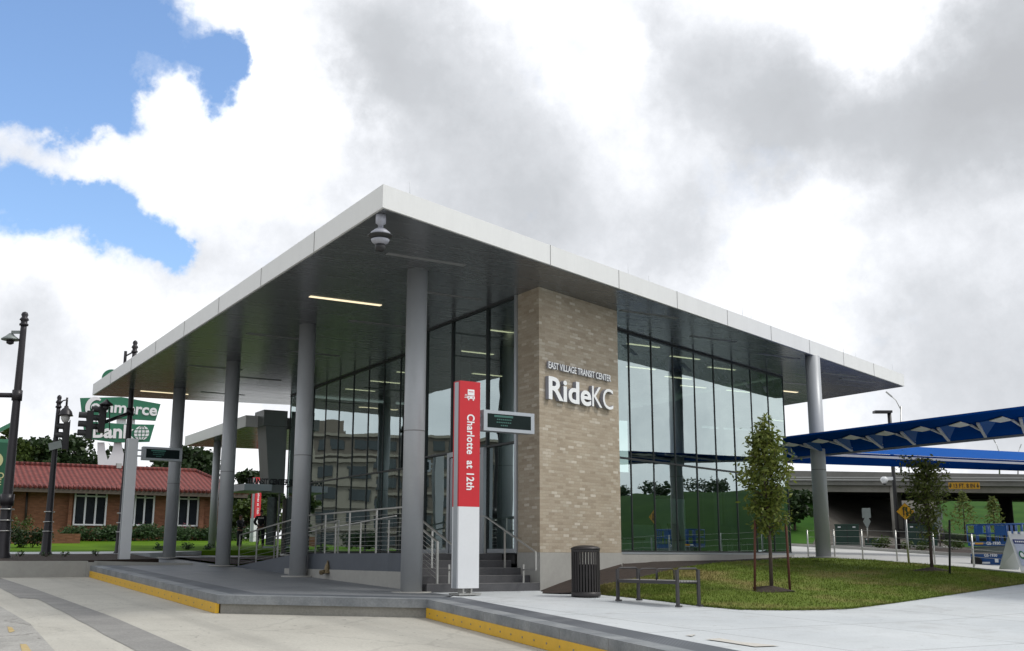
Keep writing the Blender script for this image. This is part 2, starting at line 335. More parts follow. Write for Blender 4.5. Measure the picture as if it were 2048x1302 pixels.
# ------------------------------------------------------------------ mesh builder
WM = {}
class MB:
    def __init__(s): s.v = []; s.f = []; s.sm = []
    def poly(s, pts, smooth=False):
        i = len(s.v); s.v += [Vector(q) for q in pts]; s.f.append(tuple(range(i, i + len(pts)))); s.sm.append(smooth)
    def mesh(s, vs, fs, smooth=False):
        i = len(s.v); s.v += [Vector(q) for q in vs]; s.f += [tuple(a + i for a in q) for q in fs]; s.sm += [smooth] * len(fs)
    def box(s, c, sx, sy, sz, rz=0, ax=None):
        c = Vector(c)
        if ax is None: ax = (Vector((math.cos(rz), math.sin(rz), 0)), Vector((-math.sin(rz), math.cos(rz), 0)), Vector((0, 0, 1)))
        a, b, d = ax[0] * sx / 2, ax[1] * sy / 2, ax[2] * sz / 2
        vs = [c + a * i + b * j + d * k for k in (-1, 1) for j in (-1, 1) for i in (-1, 1)]
        s.mesh(vs, [(0, 2, 3, 1), (4, 5, 7, 6), (0, 1, 5, 4), (2, 6, 7, 3), (0, 4, 6, 2), (1, 3, 7, 5)])
    def bar(s, a, b, w_, h_, up=Vector((0, 0, 1))):
        a = Vector(a); b = Vector(b); d = b - a; L = d.length; x = d / L
        y = up.cross(x)
        if y.length < 1e-3: y = Vector((0, 1, 0))
        y.normalize(); z = x.cross(y); s.box((a + b) / 2, L, w_, h_, ax=(x, y, z))
    def prism(s, pts, z0, z1):   # pts: list of xy; z0/z1 number or list
        n = len(pts); g = lambda z, i: z[i] if hasattr(z, '__len__') else z
        vs = [(q[0], q[1], g(z0, i)) for i, q in enumerate(pts)] + [(q[0], q[1], g(z1, i)) for i, q in enumerate(pts)]
        fs = [tuple(reversed(range(n))), tuple(range(n, 2 * n))] + [(i, (i + 1) % n, n + (i + 1) % n, n + i) for i in range(n)]
        s.mesh(vs, fs)
    def slab(s, pts, nrm, th):   # planar polygon thickened
        nrm = Vector(nrm).normalized() * th; n = len(pts); pts = [Vector(q) for q in pts]
        vs = pts + [q + nrm for q in pts]
        s.mesh(vs, [tuple(reversed(range(n))), tuple(range(n, 2 * n))] + [(i, (i + 1) % n, n + (i + 1) % n, n + i) for i in range(n)])
    def tube(s, pts, r, n=8, cap=True):
        pts = [Vector(q) for q in pts]; rs = r if hasattr(r, '__len__') else [r] * len(pts)
        base = len(s.v); prev = None
        for i, q in enumerate(pts):
            d = (pts[min(i + 1, len(pts) - 1)] - pts[max(i - 1, 0)]).normalized()
            if prev is None:
                a = Vector((1, 0, 0)) if abs(d.x) < .9 else Vector((0, 1, 0)); a = (a - d * a.dot(d)).normalized()
            else: a = (prev - d * prev.dot(d)).normalized()
            prev = a; b = d.cross(a)
            for k in range(n):
                an = 2 * math.pi * k / n; s.v.append(q + (a * math.cos(an) + b * math.sin(an)) * rs[i])
        for i in range(len(pts) - 1):
            for k in range(n):
                s.f.append((base + i * n + k, base + i * n + (k + 1) % n, base + (i + 1) * n + (k + 1) % n, base + (i + 1) * n + k)); s.sm.append(True)
        if cap:
            s.f.append(tuple(base + k for k in reversed(range(n)))); s.sm.append(False)
            s.f.append(tuple(base + (len(pts) - 1) * n + k for k in range(n))); s.sm.append(False)
    def lathe(s, c, prof, n=24):
        c = Vector(c); base = len(s.v)
        for (r, z) in prof:
            for k in range(n):
                a = 2 * math.pi * k / n; s.v.append(c + Vector((r * math.cos(a), r * math.sin(a), z)))
        for i in range(len(prof) - 1):
            for k in range(n):
                s.f.append((base + i * n + k, base + i * n + (k + 1) % n, base + (i + 1) * n + (k + 1) % n, base + (i + 1) * n + k)); s.sm.append(True)
        s.f.append(tuple(base + k for k in reversed(range(n)))); s.sm.append(False)
        s.f.append(tuple(base + (len(prof) - 1) * n + k for k in range(n))); s.sm.append(False)
    def grid(s, rows, smooth=True):
        n = len(rows[0]); vs = [q for r_ in rows for q in r_]
        s.mesh(vs, [(i * n + j, i * n + j + 1, (i + 1) * n + j + 1, (i + 1) * n + j) for i in range(len(rows) - 1) for j in range(n - 1)], smooth)
    def build(s, name, mat, parent=None, loc=None):
        m = bpy.data.meshes.new(name)
        W = WM[parent.name] if parent else Matrix.Translation(Vector(loc) if loc is not None else Vector((0, 0, 0)))
        inv = W.inverted(); wv_ = s.v
        m.from_pydata([tuple(inv @ q) for q in wv_], [], s.f); m.update()
        m.polygons.foreach_set('use_smooth', s.sm)
        uvl = m.uv_layers.new(name='UVMap'); dat = [0.0] * (2 * len(m.loops))
        for pl in m.polygons:
            n = (W.to_3x3() @ pl.normal)
            h = math.hypot(n.x, n.y)
            if h > .35:
                tx, ty = -n.y / h, n.x / h
                for li in pl.loop_indices:
                    q = wv_[m.loops[li].vertex_index]; dat[2 * li] = q.x * tx + q.y * ty; dat[2 * li + 1] = q.z / (h if h < .95 else 1)
            else:
                for li in pl.loop_indices:
                    q = wv_[m.loops[li].vertex_index]; dat[2 * li] = q.x; dat[2 * li + 1] = q.y
        uvl.data.foreach_set('uv', dat)
        m.materials.append(M[mat] if isinstance(mat, str) else mat)
        ob = bpy.data.objects.new(name, m); col.objects.link(ob)
        if parent: ob.parent = parent
        elif loc is not None: ob.location = loc
        WM[ob.name] = W
        return ob

def tag(o, label=None, cat=None, group=None, kind=None):
    if label: o['label'] = label
    if cat: o['category'] = cat
    if group: o['group'] = group
    if kind: o['kind'] = kind
    return o
def thing(name, label, cat, loc=(0, 0, 0), rz=0, group=None):
    o = bpy.data.objects.new(name, None); col.objects.link(o); o.empty_display_size = .2
    o.location = loc; o.rotation_euler = (0, 0, rz)
    WM[o.name] = Matrix.Translation(Vector(loc)) @ Matrix.Rotation(rz, 4, 'Z')
    return tag(o, label, cat, group)
def kids(o): return [c for c in bpy.data.objects if c.parent == o]
def copy_tree(o, parent=None, loc=None, rz=None, label=None):
    c = o.copy(); col.objects.link(c); c.parent = parent
    if parent is None:
        if loc is not None: c.location = loc
        if rz is not None: c.rotation_euler = (0, 0, rz)
        if label: c['label'] = label
        WM[c.name] = Matrix.Translation(c.location) @ Matrix.Rotation(c.rotation_euler.z, 4, 'Z')
    for k in kids(o): copy_tree(k, c)
    return c
def struct(mb, name, mat): return tag(mb.build(name, mat), kind='structure')

def text_into(mb, txt, origin, xd, up, size, ext=.01, bold=0.0, align='LEFT', spacing=1.0, xs=1.0):
    cu = bpy.data.curves.new('lettering_curve', 'FONT'); cu.body = txt; cu.size = size; cu.extrude = ext; cu.offset = bold
    cu.align_x = align; cu.space_character = spacing; cu.resolution_u = 4; cu.fill_mode = 'BOTH'
    ob = bpy.data.objects.new('lettering_tmp', cu); col.objects.link(ob)
    me = bpy.data.meshes.new_from_object(ob)
    xd = Vector(xd).normalized(); up = Vector(up).normalized(); nz = xd.cross(up); o_ = Vector(origin)
    mb.mesh([o_ + xd * (q.co.x * xs) + up * q.co.y + nz * q.co.z for q in me.vertices], [tuple(pl.vertices) for pl in me.polygons])
    bpy.data.objects.remove(ob); bpy.data.curves.remove(cu); bpy.data.meshes.remove(me)

# ------------------------------------------------------------------ building axes
TH = R(20.567)
UX = Vector((math.cos(TH), math.sin(TH), 0))          # along the right-hand facade
NR = Vector((math.sin(TH), -math.cos(TH), 0))         # its outward normal
YY = Vector((0, 1, 0)); ZZ = Vector((0, 0, 1))
def O(s, t, z=0): return UX * s + YY * t + ZZ * z
ZS = 7.284; FB = .83; ZT = 3.53; ZTOP = ZS + .47

# ------------------------------------------------------------------ ground
def grid_patch(x0, x1, y0, y1, H, n=24, mcount=24):
    return [[Vector((x0 + (x1 - x0) * i / n, y0 + (y1 - y0) * j / mcount, H(x0 + (x1 - x0) * i / n, y0 + (y1 - y0) * j / mcount))) for i in range(n + 1)] for j in range(mcount + 1)]
def Hb(x, y): return max(-2.2, min(1.45, -.42 + .03 * y)) - .06
mb = MB(); mb.grid(grid_patch(-900, 900, -900, 900, lambda x, y: Hb(x, y), 120, 120)); struct(mb, 'ground', 'base_ground')
mb = MB(); mb.grid(grid_patch(-70, -3.2, -60, 16.2, Hs, 10, 10)); struct(mb, 'street', 'street')

K = [Vector((-7.25, 15.3, 0)), Vector((-7.52, .06, 0)), Vector((-4.05, -2.25, 0)), Vector((-5.40, -11.4, 0)), Vector((-7.9, -30, 0))]
def strip(poly, off0, off1, H, z0=0):      # ribbon parallel to a polyline (to its right)
    outs = []
    for off in (off0, off1):
        r_ = []
        for i, q in enumerate(poly):
            ds = []
            if i: ds.append((poly[i] - poly[i - 1]).normalized())
            if i < len(poly) - 1: ds.append((poly[i + 1] - poly[i]).normalized())
            ns = [Vector((-d.y, d.x, 0)) for d in ds]
            n_ = sum(ns, Vector()); n_ = n_.normalized(); k = off / max(.3, n_.dot(ns[0])); p_ = q + n_ * k
            r_.append(Vector((p_.x, p_.y, H(p_.x, p_.y) + z0)))
        outs.append(r_)
    return outs
def loft(mb, a, b, rev=False):
    for i in range(len(a) - 1):
        q = [a[i], b[i], b[i + 1], a[i + 1]]
        mb.poly(q[::-1] if rev else q)
# platform paving under the roof, and pale walk to the right
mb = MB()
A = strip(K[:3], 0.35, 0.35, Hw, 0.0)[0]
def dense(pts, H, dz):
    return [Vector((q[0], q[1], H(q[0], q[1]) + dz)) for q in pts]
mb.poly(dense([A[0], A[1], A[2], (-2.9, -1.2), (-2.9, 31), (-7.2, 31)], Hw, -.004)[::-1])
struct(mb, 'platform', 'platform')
mb = MB(); 
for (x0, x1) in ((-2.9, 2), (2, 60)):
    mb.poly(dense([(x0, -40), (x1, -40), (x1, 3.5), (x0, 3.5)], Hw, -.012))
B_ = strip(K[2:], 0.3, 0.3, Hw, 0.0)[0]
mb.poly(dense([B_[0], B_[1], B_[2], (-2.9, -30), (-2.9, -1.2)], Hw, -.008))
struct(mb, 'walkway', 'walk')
mb = MB(); a, b = strip(K, .30, .92, Hw, .0); loft(mb, a, b); struct(mb, 'tactile_strip', 'tactile')
# kerb : granite coping over a recessed concrete face
mb = MB(); a, b = strip(K, 0, .34, Hw, .006); c_, d_ = strip(K, 0, .34, Hw, -.16); loft(mb, a, b); loft(mb, c_, a); loft(mb, d_, c_)
struct(mb, 'kerb_coping', 'coping')
mb = MB(); c_, d_ = strip(K, .07, .5, Hw, -.155); e_, f_ = strip(K, .07, .5, Hs, -.06); loft(mb, e_, c_); struct(mb, 'kerb_face', 'kerbface')
# pale line along the kerb joints
mb = MB()
for i in range(len(K) - 1):
    L = (K[i + 1] - K[i]).length; n = int(L / 1.5)
    for k in range(1, n):
        q = K[i].lerp(K[i + 1], k / n); d = (K[i + 1] - K[i]).normalized(); nn = Vector((d.y, -d.x, 0))
        mb.box((q.x + nn.x * .0, q.y + nn.y * .0, Hw(q.x, q.y) - .077), .012, .006, .15, math.atan2(d.y, d.x))
struct(mb, 'kerb_joints', 'joint')
# gutter strip, older slab and worn marks on the street
def spoly(pts, dz, name, mat):
    mb = MB(); q = [hit(u, v, Hs) for u, v in pts]; q = [Vector((p_.x, p_.y, Hs(p_.x, p_.y) + dz)) for p_ in q]
    a_ = sum((q[i].x * q[(i + 1) % len(q)].y - q[(i + 1) % len(q)].x * q[i].y) for i in range(len(q)))
    mb.poly(q if a_ > 0 else q[::-1]); return mb, name, mat
def jag(pts, n=5, j=1.2, seed=1):
    r_ = random.Random(seed); out = []
    for i in range(len(pts) - 1):
        for k in range(n):
            f = k / n; out.append((pts[i][0] * (1 - f) + pts[i + 1][0] * f, pts[i][1] * (1 - f) + pts[i + 1][1] * f + r_.uniform(-j, j)))
    return out + [pts[-1]]
mb, n_, m_ = spoly([(-40, 1146), (0, 1156), (75, 1180), (230, 1236), (405, 1312)] + jag([(290, 1312), (205, 1268), (140, 1232), (75, 1198), (40, 1197), (0, 1176), (-40, 1158)], 4, 1.0, 3), .006, 'gutter', 'gutter'); struct(mb, n_, m_)
mb, n_, m_ = spoly([(-60, 1190), (0, 1213), (60, 1248), (118, 1312), (-60, 1312)], .006, 'old_pavement', 'street_old'); struct(mb, n_, m_)
mb, n_, m_ = spoly(jag([(14, 1254), (24, 1255), (30, 1264), (18, 1266), (14, 1254)], 3, 1, 5), .011, 'paint_mark', 'yellow_paint'); struct(mb, n_, m_)
mb, n_, m_ = spoly(jag([(40, 1289), (52, 1290), (64, 1305), (44, 1306), (40, 1289)], 3, 1, 6), .011, 'paint_mark', 'yellow_paint'); struct(mb, n_, m_)
mb = MB()
for (u, v) in [(0, 1215), (0, 0)][:1]: pass
for pts in ([(1410, 1279), (1440, 1277), (1480, 1284), (1560, 1292), (1510, 1294), (1440, 1283)], [(1370, 1271), (1392, 1269), (1384, 1273)]):
    q = [hit(u, v) for u, v in pts]; q = [Vector((p_.x, p_.y, Hw(p_.x, p_.y) + .004)) for p_ in q]; mb.poly(q)
struct(mb, 'walkway_stain', 'orange_stain')

# left: low concrete kerb wall, mulch, sidewalk, lawn of the bank
mb = MB(); mb.box((-14.5, 15.55, .25), 14.4, .3, .72); mb.box((-7.2, 15.42, .32), .3, .36, .5); mb.prism([(-7.04, 15.66), (-3.9, 15.66), (-3.9, 15.82), (-7.04, 15.82)], .3, [.605, .53, .53, .605])
tag(mb.build('kerb_wall', 'conc_base'), 'low pale concrete kerb wall running off to the left from the platform corner', 'wall')
def patch(rows, name, mat, kind='structure', sub=1):
    mb = MB(); g_ = [[Dp(*q) for q in r_] for r_ in rows]; mb.grid(g_[::-1])
    rim = g_[0] + [r_[-1] for r_ in g_[1:]] + g_[-1][::-1][1:] + [r_[0] for r_ in g_[::-1][1:]]
    for a, b in zip(rim, rim[1:]): mb.poly([a - ZZ * 1.1, b - ZZ * 1.1, b, a])
    return tag(mb.build(name, mat), kind=kind)
patch([[(-300, 1122, 38.3), (0, 1121.5, 38.3), (190, 1120.5, 38.9), (318, 1117.5, 40.4)], [(-300, 1109, 46), (0, 1108, 45.5), (190, 1107.5, 45.5), (262, 1108, 45.5)]], 'mulch_bed', 'mulch')
patch([[(-300, 1109, 45.9), (0, 1108, 45.4), (190, 1107.5, 45.4), (300, 1106, 46)], [(-300, 1105, 48.5), (0, 1104, 48.5), (190, 1103, 48.5), (420, 1101, 49)]], 'sidewalk', 'walk')
patch([[(-60, 1105, 48.4), (0, 1104, 48.4), (190, 1103, 48.4), (560, 1100, 48.9)], [(-60, 1092, 58), (0, 1092, 58), (190, 1091, 58), (560, 1090, 58)], [(-60, 1075, 76), (0, 1075, 76), (190, 1075, 76), (640, 1078, 76)]], 'bank_lawn', 'bankgrass')
# plaza behind the building's far end
mb = MB(); mb.poly(dense([(-3, 20.5), (30, 20.5), (30, 40), (-3, 40)], lambda x, y: min(1.05, .03 * y + .1), 0)); struct(mb, 'back_plaza', 'platform')
mb = MB(); mb.poly([(-1.7, 8.6, .55), (1.15, 8.6, .6), (1.15, 21.2, .78), (-1.7, 21.2, .72)]); mb.poly([(-2.95, 14.2, .5), (-1.7, 14.2, .56), (-1.7, 24, .8), (-2.95, 24, .78)]); struct(mb, 'shade_mulch_bed', 'mulch')

# ---- lawn slope beside the glass wall
def on_r(u, v, g=0.0):      # on the vertical plane of the right facade, g metres behind the pier face
    P0 = O(0, 0) + YY * g; r_ = ray(u, v); return CAM + r_ * ((P0 - CAM).dot(NR) / r_.dot(NR))
back = [on_r(u, v, -.01) for u, v in ((1081, 1183), (1120, 1166), (1160, 1152), (1200, 1140), (1243, 1128))] + [on_r(u, v, 1.38) for u, v in ((1247, 1126), (1305, 1123), (1379, 1121), (1480, 1119), (1583, 1114.5))]
mid = [Dp(*q) for q in ((1086, 1186, 25.0), (1120, 1186, 24.9), (1160, 1184, 25.0), (1203, 1178, 25.3), (1242, 1166, 26), (1270, 1159, 26.8), (1305, 1151, 28), (1357, 1136, 30.5), (1450, 1124, 34), (1583, 1116.5, 39.5))]
mb = MB()
rows = [[Vector(b_).lerp(m_, k / 8) + ZZ * (.03 * math.sin(i * 2.1 + k) if 0 < k < 8 else 0) for i, (b_, m_) in enumerate(zip(back, mid))] for k in range(9)]
mb.grid(rows[::-1]); struct(mb, 'building_mulch', 'mulch')
top = [Dp(*q) for q in ((1150, 1184.5, 25.0), (1203, 1178, 25.3), (1242, 1166, 26), (1305, 1151, 28), (1357, 1136, 30.5), (1450, 1124, 34), (1583, 1116.5, 39.5), (1640, 1114.5, 40.5), (1740, 1119.5, 41), (1820, 1126, 39.5), (1900, 1132.5, 38), (1980, 1142, 36), (2048, 1152, 34.5), (2200, 1168, 32))]
front = [hit(u, v) for u, v in ((1150, 1186), (1205, 1188.5), (1240, 1192), (1290, 1197), (1340, 1203), (1400, 1211), (1480, 1218), (1580, 1219.5), (1700, 1216.5), (1790, 1205), (1880, 1192), (1960, 1180), (2048, 1167), (2200, 1150))]
front = [Vector((q.x, q.y, Hw(q.x, q.y) + .012)) for q in front]
def resample(pts, n):
    out = []
    for i in range(n + 1):
        f = i / n * (len(pts) - 1); k = min(int(f), len(pts) - 2); out.append(pts[k].lerp(pts[k + 1], f - k))
    return out
NA, NB = 78, 16
ta, fa = resample(top, NA), resample(front, NA)
LR = [[ta[i].lerp(fa[i], j / NB) + ZZ * (math.sin(math.pi * j / NB) * .10 + .012 * math.sin(i * .9 + j * 1.7) * (0 < j < NB)) for i in range(NA + 1)] for j in range(NB + 1)]
mb = MB(); mb.grid(LR[::-1]); struct(mb, 'lawn', 'lawn')
# blades
mb = MB(); r_ = random.Random(3); vs = []; fs = []
for _ in range(85000):
    a_ = r_.random() ** .8 * NA; b_ = r_.random() * NB; i, j = min(int(a_), NA - 1), min(int(b_), NB - 1); fa_, fb_ = a_ - i, b_ - j
    q = LR[j][i].lerp(LR[j][i + 1], fa_).lerp(LR[j + 1][i].lerp(LR[j + 1][i + 1], fa_), fb_)
    an = r_.random() * 6.28; h = r_.uniform(.02, .05) * (1.7 if r_.random() < .06 else 1); w_ = .009; dx, dy = math.cos(an) * w_, math.sin(an) * w_
    k = len(vs); vs += [(q.x - dx, q.y - dy, q.z - .005), (q.x + dx, q.y + dy, q.z - .005), (q.x + r_.gauss(0, .02), q.y + r_.gauss(0, .02), q.z + h)]; fs.append((k, k + 1, k + 2))
for _ in range(7000):
    a_ = r_.random() * NA; i = min(int(a_), NA - 1); q = LR[NB][i].lerp(LR[NB][i + 1], a_ - i); out = (LR[NB][i] - LR[NB - 1][i]); out.z = 0; out.normalize(); q = q + out * (abs(r_.gauss(0, .035)) * (1 + 1.2 * math.sin(a_ * 1.7) ** 2))
    an = r_.random() * 6.28; w_ = .010; dx, dy = math.cos(an) * w_, math.sin(an) * w_; k = len(vs)
    vs += [(q.x - dx, q.y - dy, q.z - .02), (q.x + dx, q.y + dy, q.z - .02), (q.x + r_.gauss(0, .03) + out.x * .02, q.y + r_.gauss(0, .03) + out.y * .02, q.z + r_.uniform(.0, .035))]; fs.append((k, k + 1, k + 2))
gm_ = bpy.data.meshes.new('grass_blades'); gm_.from_pydata(vs, [], fs); gm_.materials.append(M['blades'])
go = bpy.data.objects.new('grass_blades', gm_); col.objects.link(go); tag(go, 'short patchy green and straw coloured turf on the slope beside the glass wall', 'grass', kind='stuff')

# right: road, mulch bed, embankment
patch([[(1400, 1110, 42.5), (1560, 1113.5, 41.5), (1740, 1119.5, 41), (1948, 1135, 37), (2100, 1150, 34), (2400, 1180, 30)], [(1400, 1088, 68), (1560, 1091, 66), (1700, 1098, 62), (1900, 1111, 56), (2100, 1118, 52), (2400, 1125, 48)]], 'far_road', 'far_road')
patch([[(1400, 1087, 68.1), (1560, 1090, 66.1), (1700, 1096, 62.1), (1900, 1109, 56.1), (2100, 1116, 52.1), (2400, 1123, 48)], [(1400, 1084, 72), (1560, 1086, 71), (1700, 1089, 70), (1900, 1094, 66), (2100, 1097, 63), (2400, 1100, 60)]], 'roadside_mulch', 'mulch')
mb = MB()
for r0 in ([(1400, 1088.5, 67.8), (1560, 1091.5, 65.8), (1700, 1098.5, 61.8), (1900, 1111.5, 55.8), (2100, 1118.5, 51.8)],):
    q = [Dp(*k) for k in r0]
    for i in range(len(q) - 1): mb.bar(q[i] + ZZ * .04, q[i + 1] + ZZ * .04, .25, .22)
struct(mb, 'road_kerb', 'conc_base')
erows = [[(1350, 1086, 71), (1560, 1088, 70.5), (1625, 1089, 70), (1700, 1090, 69.5), (1850, 1092, 68), (1905, 1094, 66), (1980, 1096, 64), (2050, 1096, 63), (2400, 1098, 60)],
         [(1350, 1050, 75), (1560, 1052, 75), (1640, 1056, 75.5), (1700, 1068, 77), (1800, 1076, 79), (1890, 1085, 82), (1950, 1076, 90), (2050, 1070, 95), (2400, 1070, 95)],
         [(1350, 1010, 80), (1560, 1012, 80), (1650, 1020, 80), (1700, 1034, 82), (1800, 1054, 85), (1890, 1070, 89), (1950, 1050, 112), (2050, 1045, 118), (2400, 1040, 118)],
         [(1350, 982, 87), (1560, 982, 87), (1650, 986, 87), (1700, 992, 89), (1800, 1010, 93), (1880, 1035, 100), (1940, 1006, 140), (2050, 1000, 142), (2400, 1000, 142)],
         [(1350, 976, 91), (1560, 976, 91), (1650, 979, 91), (1700, 982, 93), (1800, 990, 99), (1870, 1000, 110), (1930, 990, 170), (2050, 990, 175), (2400, 990, 175)]]
mb = MB(); mb.grid([[Dp(*q) for q in r__[:3]] for r__ in erows][::-1]); mb.grid([[Dp(*q) for q in r__[5:]] for r__ in erows][::-1]); struct(mb, 'embankment', 'slope')
mb = MB(); mb.grid([[Dp(*q) for q in r__[2:6]] for r__ in erows][::-1]); struct(mb, 'bare_slope', 'dirt')
# grassy bank across the road on the right, the one the glass mirrors
mb = MB(); r_ = random.Random(5)
rows = []
for j in range(7):
    f = j / 6
    rows.append([Vector((40 + f * 22 + i * 3.2 * .35, 16 - i * 9.0 + f * 6, .2 + 5.8 * math.sin(f * math.pi / 2) + .3 * math.sin(i * 1.3))) for i in range(14)])
mb.grid(rows); struct(mb, 'roadside_bank', 'bankslope')

# ------------------------------------------------------------------ foliage helpers
def leaves(mb, pts, size, r_, asp=.42, droop=.3):
    for q in pts:
        s_ = size * r_.uniform(.6, 1.35); an = r_.random() * 6.28; el = r_.gauss(-droop, .5)
        d = Vector((math.cos(an) * math.cos(el), math.sin(an) * math.cos(el), math.sin(el)))
        sdv = d.cross(Vector((r_.gauss(0, 1), r_.gauss(0, 1), r_.gauss(0, 1)))).normalized() * s_ * asp
        q = Vector(q); mb.poly([q, q + d * s_ * .5 + sdv * .5, q + d * s_, q + d * s_ * .5 - sdv * .5])
def ell_pts(c, rx, ry, rz, n, r_, shell=.5):
    out = []
    for _ in range(n):
        v = Vector((r_.gauss(0, 1), r_.gauss(0, 1), r_.gauss(0, 1))).normalized() * (shell + (1 - shell) * r_.random()) ** .8
        out.append(Vector((c[0] + v.x * rx, c[1] + v.y * ry, c[2] + v.z * rz)))
    return out
def big_tree(name, label, base, ztop, width, mat, seed, nclump=26, per=130, leaf=.42, group=None, zlow=.3, depth=None, cat='tree'):
    r_ = random.Random(seed); base = Vector(base); H_ = ztop - base.z; W_ = width / 2
    t_ = thing(name, label, cat, base, 0, group)
    tr = MB(); tr.tube([base - ZZ * .3, base + ZZ * H_ * .35, base + Vector((.1 * W_, 0, H_ * .75))], [H_ * .035, H_ * .025, H_ * .008], 8)
    cr = MB()
    for k in range(nclump):
        while True:
            a_ = Vector((r_.uniform(-1, 1), r_.uniform(-1, 1), r_.uniform(-1, 1)))
            if .25 < a_.length < .92: break
        c = base + Vector((a_.x * W_, a_.y * (depth or W_ * .7), H_ * (zlow + (1 - zlow) * .5 * (1 + a_.z * .9))))
        tr.tube([base + ZZ * H_ * r_.uniform(.25, .5), (base + ZZ * H_ * .5).lerp(c, .5), c], [H_ * .012, H_ * .008, .02], 5)
        rr = W_ * r_.uniform(.16, .34)
        leaves(cr, ell_pts(c, rr * 1.25, rr * 1.25, rr * .7, per, r_, .25), leaf, r_, .75, .1)
    tr.build('trunk', 'bark', t_); cr.build('crown', mat, t_)
    return t_
def shrub(name, label, base, w_, h_, mat, seed, n=260, leaf=.12, group=None, cat='shrub', d_=None):
    r_ = random.Random(seed); base = Vector(base); t_ = thing(name, label, cat, base, 0, group)
    st_ = MB(); cr = MB()
    for k in range(5):
        a_ = r_.random() * 6.28; st_.tube([base, base + Vector((math.cos(a_) * w_ * .3, math.sin(a_) * w_ * .3, h_ * .7))], [.015, .006], 5)
    for k in range(max(4, int(w_ / h_ * 4))):
        c = base + Vector((r_.uniform(-.42, .42) * w_, r_.uniform(-.4, .4) * (d_ or w_ * .7), h_ * r_.uniform(.35, .7)))
        leaves(cr, ell_pts(c, w_ * .22 if w_ < 2 else h_ * .6, h_ * .5, h_ * .42, n // 5, r_, .3), leaf, r_, .6, 0)
    st_.build('stem', 'bark', t_); cr.build('foliage', mat, t_); return t_

# ------------------------------------------------------------------ MAIN BUILDING
bld = thing('transit_center', 'modern glass and brick transit hall under a broad thin white edged overhanging roof', 'building', (0, 0, 0))
P1, P2, P3, P4 = O(-6.27, -1.517), O(-6.27, 27.651), O(22.288, -1.517), Vector((20.87, 20.4, 0))
plan = [P1, P3, P4, P2]
mb = MB(); mb.prism([(q.x, q.y) for q in plan], ZS + .004, ZTOP); roof = mb.build('roof', 'fascia', bld)
def inset(pl, d):
    c = sum(pl, Vector()) / len(pl); out = []
    n = len(pl)
    for i in range(n):
        a, b, c2 = pl[i - 1], pl[i], pl[(i + 1) % n]
        d1, d2 = (b - a).normalized(), (c2 - b).normalized(); n1, n2 = Vector((-d1.y, d1.x, 0)), Vector((-d2.y, d2.x, 0)); nn = (n1 + n2).normalized(); out.append(b + nn * d / nn.dot(n1))
    return out
mb = MB(); ip = inset(plan, .05); mb.prism([(q.x, q.y) for q in ip], ZS - .012, ZS + .002); mb.build('soffit', 'soffit', bld)
# fascia joints
def joints(a, b, fr, nrm):
    for f in fr:
        q = a.lerp(b, f); d = (b - a).normalized(); mb = MB(); mb.box(q + nrm * .003 + ZZ * (ZS + .237), .012, .008, .47, math.atan2(d.y, d.x)); mb.build('panel_joint', 'joint', roof)
joints(P1, P3, [k / 10.0 - .012 for k in range(2, 10)], NR); joints(P1, P2, [k / 8.0 for k in range(1, 8)], Vector((-1, 0, 0)))
for f, off in ((.03, 0), (.31, 0), (.345, 0), (.53, 0), (.55, 0), (.80, 0), (.84, 0), (.97, 0)):
    q = P1.lerp(P3, f) - NR * .12; mb = MB(); mb.tube([q + ZZ * ZTOP, q + ZZ * (ZTOP + (.32 if f in (.03, .31, .53, .97) else .2))], .007, 5); mb.build('lightning_rod', 'white', roof)
# columns
def column(x, y, z0, r_=.238):
    mb = MB(); mb.lathe((x, y, z0), [(r_, 0), (r_, ZS - .01 - z0)], 40); o_ = mb.build('column', 'column', bld)
    mb = MB(); mb.lathe((x, y, ZT - .012), [(r_ + .002, 0), (r_ + .002, .024)], 40); mb.build('column_seam', 'joint', o_)
    mb = MB(); mb.lathe((x, y, z0 - .03), [(r_ + .22, 0), (r_ + .20, .04)], 32); mb.build('footing', 'conc_base', o_)
for k, zb in enumerate((0, .233, .461, .709)): 
    q = O(-3.46, 1.375 + 7.169 * k); column(q.x, q.y, zb)
q = O(13.792, -1.389); column(q.x, q.y, .76)
# soffit lights
def slight(x, y, L, mat, z=ZS - .012, w_=.14, nm='soffit_light', par=None):
    mb = MB(); mb.box((x + L / 2, y, z - .006), L, w_, .012); o_ = mb.build(nm, mat, par or bld)
for (x, y, L, lit) in ((-4.47, -.83, 1.95, 0), (-4.47, 3.9, 1.98, 1), (-2.2, 1.95, 1.68, 0), (-2.5, 6.1, 1.85, 0), (-4.4, 9.4, 1.9, 0), (-2.4, 11.5, 1.8, 0), (-4.4, 15.9, 1.9, 0), (-2.3, 17.5, 1.8, 0), (-4.46, 23.0, 1.9, 1), (-2.3, 22.0, 1.8, 0),
                       (3.3, 1.1, 1.95, 0), (7.2, 2.85, 1.8, 0), (11.05, 4.0, 1.8, 0), (15.6, 5.6, 1.8, 0), (15.9, 7.9, 1.8, 0), (16.5, 9.6, 1.9, 1), (17.2, 6.2, 1.8, 0), (15.5, 11.5, 1.8, 0)):
    slight(x, y, L, 'warm' if lit else 'offlight')
# brick pier
def pier(z0, z1, mat, name, grow=0):
    a, b = O(-grow, 0), O(3.49 + grow, 0); a = a + NR * grow; b = b + NR * grow
    pts = [a, b, O(3.49 + grow, 1.6), O(2.6, 1.6), Vector((.12, 1.07, 0)), Vector((-grow, 1.0 + grow, 0))]
    mb = MB(); mb.prism([(q.x, q.y) for q in pts], z0, z1); return mb.build(name, mat, bld)
pier(.86, ZS - .014, 'brick', 'brick_pier'); pier(-.4, .858, 'conc_base', 'pier_base', .012)
